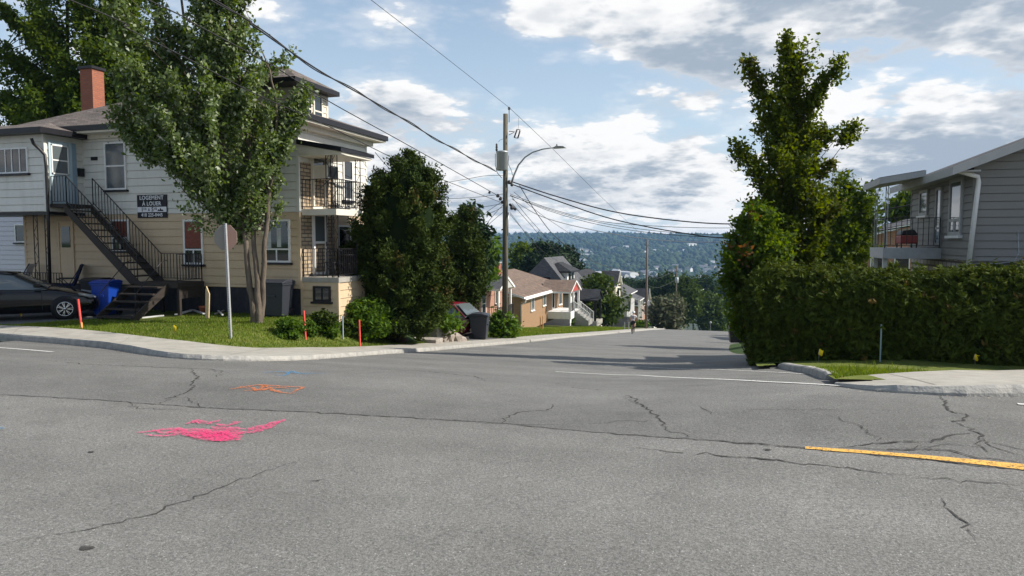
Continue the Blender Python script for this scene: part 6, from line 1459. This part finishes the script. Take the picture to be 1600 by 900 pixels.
def RC(pts, dA=34, dB=28): return [on_d(x, y, dA+(dB-dA)*(x-790)/970) for x, y in pts]
cable(RC([(800, 284), (870, 307), (960, 331), (1060, 345), (1150, 350), (1260, 345), (1385, 327), (1560, 290), (1760, 225)]), .028, 'thick black cable sagging right across the street, the upper one', twist=False)
cable(RC([(800, 288), (880, 317), (960, 343), (1060, 363), (1150, 373), (1300, 370), (1500, 338), (1760, 270)]), .026, 'thick black cable sagging right across the street, the lower one')
cable(RC([(797, 303), (860, 326), (940, 346), (1040, 354), (1150, 356), (1300, 350), (1500, 325), (1760, 262)]), .012); cable(RC([(797, 306), (880, 334), (960, 352), (1060, 364), (1150, 366), (1300, 360), (1500, 330), (1760, 266)]), .012)
cable(RC([(797, 305), (860, 330), (940, 352), (1040, 366), (1150, 371), (1300, 366), (1500, 336), (1760, 268)]), .012)
cable(RC([(800, 311), (835, 333), (870, 346), (930, 360), (1000, 372), (1080, 378), (1150, 377), (1300, 370), (1500, 345), (1760, 280)]), .016, 'shiny silver cable sagging right across the street', 'wire_grey')
for pts, d2, r in (([(812, 290), (840, 335), (870, 372), (905, 396), (950, 417), (1009, 428)], 85, .020), ([(800, 308), (830, 345), (870, 385), (920, 415), (1009, 440)], 85, .013), ([(803, 300), (860, 345), (930, 385), (1009, 415)], 85, .012),
                   ([(800, 318), (830, 352), (860, 385), (905, 418)], 84, .014), ([(797, 335), (820, 362), (848, 392), (880, 414)], 84, .012), ([(797, 332), (812, 352), (835, 385), (850, 405)], 75, .011),
                   ):
    x0, x1 = pts[0][0], pts[-1][0]
    # depth along a straight span in space: 1/d is linear in the picture
    cable([on_d(x, y, 1/(1/34+(1/d2-1/34)*(x-x0)/(x1-x0))) for x, y in pts], r)
for y2, d3 in ((440, 140), (455, 140)): cable([on_d(1010, y2-10, 85), on_d(1030, y2-6, 102), on_d(1057, y2-18, 140)], .03, 'thin cable between the second and third utility poles')
for pts in ([(786, 274), (756, 275), (722, 281), (686, 286), (600, 292)], [(786, 303), (745, 308), (690, 311), (620, 312)], [(786, 318), (750, 324), (700, 330), (640, 333)], [(788, 313), (765, 328), (735, 352), (715, 370)], [(788, 330), (770, 345), (748, 366), (735, 378)], [(788, 322), (760, 335), (720, 342), (660, 345)], [(788, 318), (768, 340), (752, 362), (740, 380)]):
    cable([on_d(x, y, 34-(x-786)*(-.02)*-1) for x, y in pts], .011)
cable([on_d(586, 238, 26.0), on_d(612, 266, 27), on_d(650, 292, 29)], .012, 'short service cable dropping from the house eave corner')
# ------------------------------------------------------------------ cyclist
def skin_body(name, joints, edges, mat, parent, sub=2):
    me = bpy.data.meshes.new(name); me.from_pydata([j[0] for j in joints], edges, []); me.materials.append(mat)
    o = bpy.data.objects.new(name, me); COL.objects.link(o); o.parent = parent
    m = o.modifiers.new('skin', 'SKIN'); m.use_smooth_shade = True
    for i, j in enumerate(joints): me.skin_vertices[0].data[i].radius = (j[1], j[2] if len(j) > 2 else j[1])
    me.skin_vertices[0].data[0].use_root = True
    s = o.modifiers.new('sub', 'SUBSURF'); s.levels = s.render_levels = sub; return o
def cyclist():
    g = gpd(990.5, 57.5, .005); b = empty('bicycle', g, 'dark bicycle ridden away down the left side of the street', 'bicycle')
    for y in (-.52, .52):
        w = MB(); n = 28; mj, mn = .33, .02; vs = []
        for i in range(n):
            a = 2*math.pi*i/n
            for k in range(6):
                c = 2*math.pi*k/6; R = mj+mn*math.cos(c); vs.append((mn*math.sin(c), y+R*math.cos(a), .35+R*math.sin(a)))
        w.add([(x+g[0], y_+g[1], z+g[2]) for x, y_, z in vs], [(i*6+k, ((i+1) % n)*6+k, ((i+1) % n)*6+(k+1) % 6, i*6+(k+1) % 6) for i in range(n) for k in range(6)], 0, True)
        for i in range(12): a = math.pi*i/6; w.bar((g[0], y+g[1], g[2]+.35), (g[0], y+g[1]+.32*math.cos(a), g[2]+.35+.32*math.sin(a)), .004)
        w.build('wheel', M['tyre'], b)
    def T(ps, r): return MB().tube([(x+g[0], y+g[1], z+g[2]) for x, y, z in ps], r, 7)
    f = T([(0, -.52, .35), (0, -.08, .34), (0, -.18, .88)], .018); f.tube([(g[0], g[1]-.16, g[2]+.80), (g[0], g[1]+.36, g[2]+.86), (g[0], g[1]-.08, g[2]+.34)], .018, 7); f.tube([(g[0], g[1]+.52, g[2]+.35), (g[0], g[1]+.38, g[2]+.80), (g[0], g[1]+.33, g[2]+.98)], .017, 7); f.tube([(g[0], g[1]-.52, g[2]+.35), (g[0], g[1]-.17, g[2]+.82)], .012, 6); f.build('frame', M['black_metal'], b)
    T([(-.24, .36, 1.0), (-.1, .36, 1.02), (0, .33, .99), (.1, .36, 1.02), (.24, .36, 1.0)], .014).build('handlebar', M['black_metal'], b)
    mb = MB(); mb.box(g[0]-.07, g[0]+.07, g[1]-.33, g[1]-.06, g[2]+.88, g[2]+.93); mb.build('saddle', M['black_metal'], b, bevel=.02)
    mb = MB(); mb.bar((g[0]-.16, g[1]-.08, g[2]+.17), (g[0]-.06, g[1]-.08, g[2]+.17), .06, .02); mb.bar((g[0]+.06, g[1]-.08, g[2]+.51), (g[0]+.16, g[1]-.08, g[2]+.51), .06, .02); mb.bar((g[0]-.07, g[1]-.08, g[2]+.17), (g[0]+.07, g[1]-.08, g[2]+.51), .02); mb.build('pedals', M['black_metal'], b)
    p = empty('person', g, 'cyclist seen from behind in pale top, black shorts and white helmet', 'person')
    J = [((0, -.20, .98), .14, .12), ((0, -.12, 1.14), .13, .10), ((0, .02, 1.34), .17, .11), ((0, .08, 1.48), .09, .08), ((0, .13, 1.56), .055), ((0, .17, 1.67), .095, .10), ((0, .17, 1.75), .085),
         ((-.20, .06, 1.44), .06), ((-.27, .20, 1.24), .045), ((-.23, .35, 1.05), .035), ((-.21, .41, 1.03), .04, .02),
         ((.20, .06, 1.44), .06), ((.27, .20, 1.24), .045), ((.23, .35, 1.05), .035), ((.21, .41, 1.03), .04, .02),
         ((-.11, -.16, .94), .10), ((-.12, .14, .62), .065), ((-.12, -.09, .25), .042), ((-.12, -.02, .20), .04, .03), ((-.12, .08, .19), .03, .02),
         ((.11, -.16, .94), .10), ((.12, .22, .90), .07), ((.12, -.02, .60), .045), ((.12, -.01, .55), .04, .03), ((.12, .09, .54), .03, .02)]
    E = [(0, 1), (1, 2), (2, 3), (3, 4), (4, 5), (5, 6), (3, 7), (7, 8), (8, 9), (9, 10), (3, 11), (11, 12), (12, 13), (13, 14), (0, 15), (15, 16), (16, 17), (17, 18), (18, 19), (0, 20), (20, 21), (21, 22), (22, 23), (23, 24)]
    skin_body('body', J, E, M['skin'], p)
    skin_body('shirt', [((0, -.17, 1.06), .15, .13), ((0, -.12, 1.16), .145, .115), ((0, .02, 1.34), .185, .125), ((0, .07, 1.47), .10, .09), ((-.20, .06, 1.44), .072), ((-.25, .15, 1.31), .058), ((.20, .06, 1.44), .072), ((.25, .15, 1.31), .058)], [(0, 1), (1, 2), (2, 3), (3, 4), (4, 5), (3, 6), (6, 7)], M['cloth_white'], p)
    skin_body('shorts', [((0, -.20, .99), .155, .135), ((0, -.17, 1.07), .145, .125), ((-.11, -.16, .94), .112), ((-.118, .08, .69), .082), ((.11, -.16, .94), .112), ((.12, .14, .905), .086)], [(0, 1), (0, 2), (2, 3), (0, 4), (4, 5)], M['cloth_black'], p)
    mb = MB(); mb.lathe((g[0], g[1]+.17, g[2]+1.66), [(.118, 0), (.128, .05), (.115, .11), (.075, .155), (.02, .17)], 14); mb.build('helmet', M['sign_white'], p)
    bp = MB(); bp.box(g[0]-.15, g[0]+.15, g[1]-.20, g[1]-.06, g[2]+1.14, g[2]+1.50); o = tag(bp.build('backpack', M['backpack'], None, bevel=.05), 'grey backpack worn by the cyclist', 'backpack')
cyclist()
# ------------------------------------------------------------------ garden chairs, table, clutter
def garden_chair(label, loc, rz, fab, group='garden chairs on the lower porch'):
    r = empty('garden_chair', (0, 0, 0), label, 'chair', group)
    mb = MB(); mb.add([(-.25, -.25, .42), (.25, -.25, .42), (.25, .22, .38), (-.25, .22, .38)], [(0, 1, 2, 3)]); s = mb.build('seat', M[fab], r); md = s.modifiers.new('s', 'SOLIDIFY'); md.thickness = .04
    mb = MB(); mb.add([(-.25, .22, .40), (.25, .22, .40), (.25, .48, 1.10), (-.25, .48, 1.10)], [(0, 1, 2, 3)]); s = mb.build('backrest', M[fab], r); md = s.modifiers.new('s', 'SOLIDIFY'); md.thickness = .05
    for sx in (-.28, .28):
        MB().tube([(sx, -.30, 0), (sx, .10, .45), (sx, .50, 1.14)], .014, 6).build('frame', M['black_metal'], r); MB().tube([(sx, .34, 0), (sx, -.18, .60), (sx, -.26, .62)], .014, 6).build('leg', M['black_metal'], r)
        MB().box(sx-.03, sx+.03, -.28, .30, .62, .65).build('armrest', M['black_metal'], r)
    r.location = loc; r.rotation_euler = (0, 0, rz); return r
garden_chair('folding garden chair with pale patterned cushion at the left of the lower porch', (-24.0, 18.5, zf), R_(-60), 'fabric_white')
garden_chair('folding garden chair with blue striped cushion in front of the lower door', (-21.9+.0, 18.65, zf), R_(-50), 'fabric_blue')
def iron_chair(label, loc, rz):
    r = empty('iron_chair', (0, 0, 0), label, 'chair', 'small iron chairs on the porch slab')
    mb = MB(); mb.lathe((0, 0, .43), [(.2, 0), (.21, .01), (.2, .025)], 14); mb.build('seat', M['black_metal'], r)
    mb = MB(); mb.tube([(-.18, .18, .43), (-.17, .22, .75), (0, .24, .88), (.17, .22, .75), (.18, .18, .43)], .013, 6); mb.tube([(-.06, .2, .45), (-.05, .235, .84)], .008, 5); mb.tube([(.06, .2, .45), (.05, .235, .84)], .008, 5); mb.build('backrest', M['black_metal'], r)
    for sx, sy in ((-1, -1), (1, -1), (1, 1), (-1, 1)): MB().tube([(sx*.15, sy*.15, .43), (sx*.2, sy*.2, 0)], .012, 5).build('leg', M['black_metal'], r)
    r.location = tuple(map(float, loc)); r.rotation_euler = (0, 0, rz); return r
iron_chair('small black iron chair on the lower porch slab near the white door', (-12.35, 19.9, zl), R_(20)); iron_chair('black iron chair at the far end of the lower porch slab', (-12.15, 20.6, zl), R_(150))
t = empty('iron_table', (-12.0, 20.25, zl), 'small round black iron table between the iron chairs', 'table'); mb = MB(); mb.lathe((-12.0, 20.25, zl+.66), [(.28, 0), (.29, .015), (.28, .03)], 18); mb.build('tabletop', M['black_metal'], t)
for k in range(3): a_ = k*2.1; MB().tube([(-12.0+.05*math.cos(a_), 20.25+.05*math.sin(a_), zl+.66), (-12.0+.2*math.cos(a_), 20.25+.2*math.sin(a_), zl)], .012, 5).build('leg', M['black_metal'], t)
c = (0, b0+.9, 0); mbr = empty('barbecue', (RU-.7, c[1], bz), 'red barbecue with black lid standing on the grey house balcony', 'barbecue')
mb = MB(); mb.box(RU-.95, RU-.5, c[1]-.35, c[1]+.35, bz+.12, bz+.36); mb.build('firebox', M['red_paint'], mbr, bevel=.04); mb = MB(); mb.prism([(RU-.95, c[1]-.36, bz+.37), (RU-.9, c[1]-.36, bz+.50), (RU-.6, c[1]-.36, bz+.53), (RU-.5, c[1]-.36, bz+.37)], (0, .72, 0)); mb.build('lid', M['black_metal'], mbr, bevel=.03)
for sx in (-.92, -.53):
    for sy in (-.3, .3): MB().bar((RU+sx, c[1]+sy, bz), (RU+sx, c[1]+sy, bz+.13), .03).build('leg', M['black_metal'], mbr)
# rock border and stone steps by the driveway
rr = np.random.default_rng(9)
def rock(px, d, w, h, label, y=None):
    g = gpd(px, d, .03); v = IV*np.array([w/2, w*.45, h*.62])*(1+rr.normal(0, .13, (len(IV), 1)))
    v = v+rr.normal(0, .03, v.shape)*w; a = rr.uniform(0, 6.28); R = np.array([[math.cos(a), -math.sin(a), 0], [math.sin(a), math.cos(a), 0], [0, 0, 1]]); v = v@R.T
    o = MB().add([tuple(q) for q in v+np.array([0, 0, h*.35])], [tuple(f) for f in IF]).build('rock', M['rock']); o.location = tuple(map(float, g))
    b = o.modifiers.new('s', 'SUBSURF'); b.subdivision_type = 'SIMPLE'; b.levels = b.render_levels = 2; dsp = o.modifiers.new('d', 'DISPLACE'); tx = bpy.data.textures.get('rk') or bpy.data.textures.new('rk', 'CLOUDS'); tx.noise_scale = .25; dsp.texture = tx; dsp.strength = .10
    return tag(o, label, 'rock', 'grey brown boulders of the rock border')
for i, (x, d, w, h) in enumerate(((690, 27.0, .55, .45), (701, 27.4, .6, .5), (712, 27.9, .5, .42), (721, 28.3, .45, .3), (684, 27.8, .5, .6), (704, 28.4, .7, .7))): rock(x, d, w, h, 'rough boulder in the rock border beside the driveway')
g = gpd(664, 25.6, .0); mb = MB(); mb.box(g[0]-.55, g[0]+.55, g[1]-.3, g[1]+.35, g[2]-.1, g[2]+.26); tag(mb.build('stone_slab', M['slab'], None, bevel=.03), 'low reddish stone slab step at the rock border', 'stone slab')
g = gpd(665, 26.8, .0); mb = MB(); mb.box(g[0]-.5, g[0]+.55, g[1]-.2, g[1]+.25, g[2]-.1, g[2]+.78); tag(mb.build('concrete_block', M['grey_conc'], None, bevel=.02), 'grey concrete block wall under the broad cedar', 'concrete block')
# clutter on the corner lawn
g = gp(320, 490, .1); g = np.array([*on_v(323, 488, 17.6)[:2], -.78])
mb = MB(); mb.prism([(g[0]-.06, g[1], g[2]), (g[0]+.10, g[1]-.05, g[2]), (g[0]+.02, g[1]+.1, g[2]+.75), (g[0]-.10, g[1]+.12, g[2]+.98), (g[0]-.13, g[1]+.12, g[2]+.85)], (.0, .04, .0)); tag(mb.build('leaning_board', M['wood_pale']), 'pale weathered board leaning upright on the lawn near the foundation', 'board')
for (x0, y0, x1, y1, w, mt, lab, nm) in ((186, 496, 226, 494, .22, 'wood_grey', 'flat grey board lying in front of the lower stairs', 'board'), (222, 498, 256, 496, .10, 'white_plastic', 'thin white strip lying at the foot of the stairs', 'strip'), (276, 493, 300, 487, .13, 'white_plastic', 'bent white gutter piece lying on the lawn left of the upright board', 'gutter_piece'), (300, 485, 319, 493, .08, 'white_plastic', 'white pipe end lying beside the terracotta pot', 'pipe'), (336, 492, 352, 487, .06, 'wood_grey', 'grey driftwood stick right of the upright board', 'stick'), (340, 486, 348, 495, .05, 'white_plastic', 'small pale stick leaning among the driftwood', 'stick')):
    a, b_ = gp(x0, y0, .12), gp(x1, y1, .12); a[2] += .03; b_[2] += .06; tag(MB().bar(a, b_, w, .035).build(nm, M[mt]), lab, nm.replace('_', ' '))
g = gp(318, 490, .1); MBp = MB().lathe(tuple(g), [(.09, 0), (.13, .20), (.145, .20), (.145, .25), (.12, .25)], 14).build('flower_pot', M['terracotta']); tag(MBp, 'terracotta flower pot beside the upright board', 'flower pot')
# black fence by the third street house
a, b_ = on_d(941, 502, 96), on_d(989, 502, 104); fr = empty('board_fence', (a[0], a[1], -10), 'black board fence below the round green cedar', 'fence')
za, zb_ = on_d(941, 494, 96)[2], on_d(989, 495, 104)[2]
mb = MB(); n = 26
for i in range(n):
    t0, t1 = i/n, (i+.92)/n; p0 = a*(1-t0)+b_*t0; p1 = a*(1-t1)+b_*t1; z = za*(1-t0)+zb_*t0; mb.prism([(p0[0], p0[1], z-2.2), (p1[0], p1[1], z-2.2), (p1[0], p1[1], z), (p0[0], p0[1], z)], (.0, .04, 0))
mb.bar((a[0], a[1]+.07, za-.3), (b_[0], b_[1]+.07, zb_-.3), .06, .1); mb.bar((a[0], a[1]+.07, za-1.4), (b_[0], b_[1]+.07, zb_-1.4), .06, .1)
mb.build('boards', M['black_trim'], fr)
for k, x in enumerate((977, 983.5)): g = gpd(x, 70, .1); tag(MB().bar(g, (g[0], g[1], g[2]+.75), .07).build('marker_post', M['galv']), ['left of two short grey marker posts by the cyclist', 'right of two short grey marker posts by the cyclist'][k], 'post')
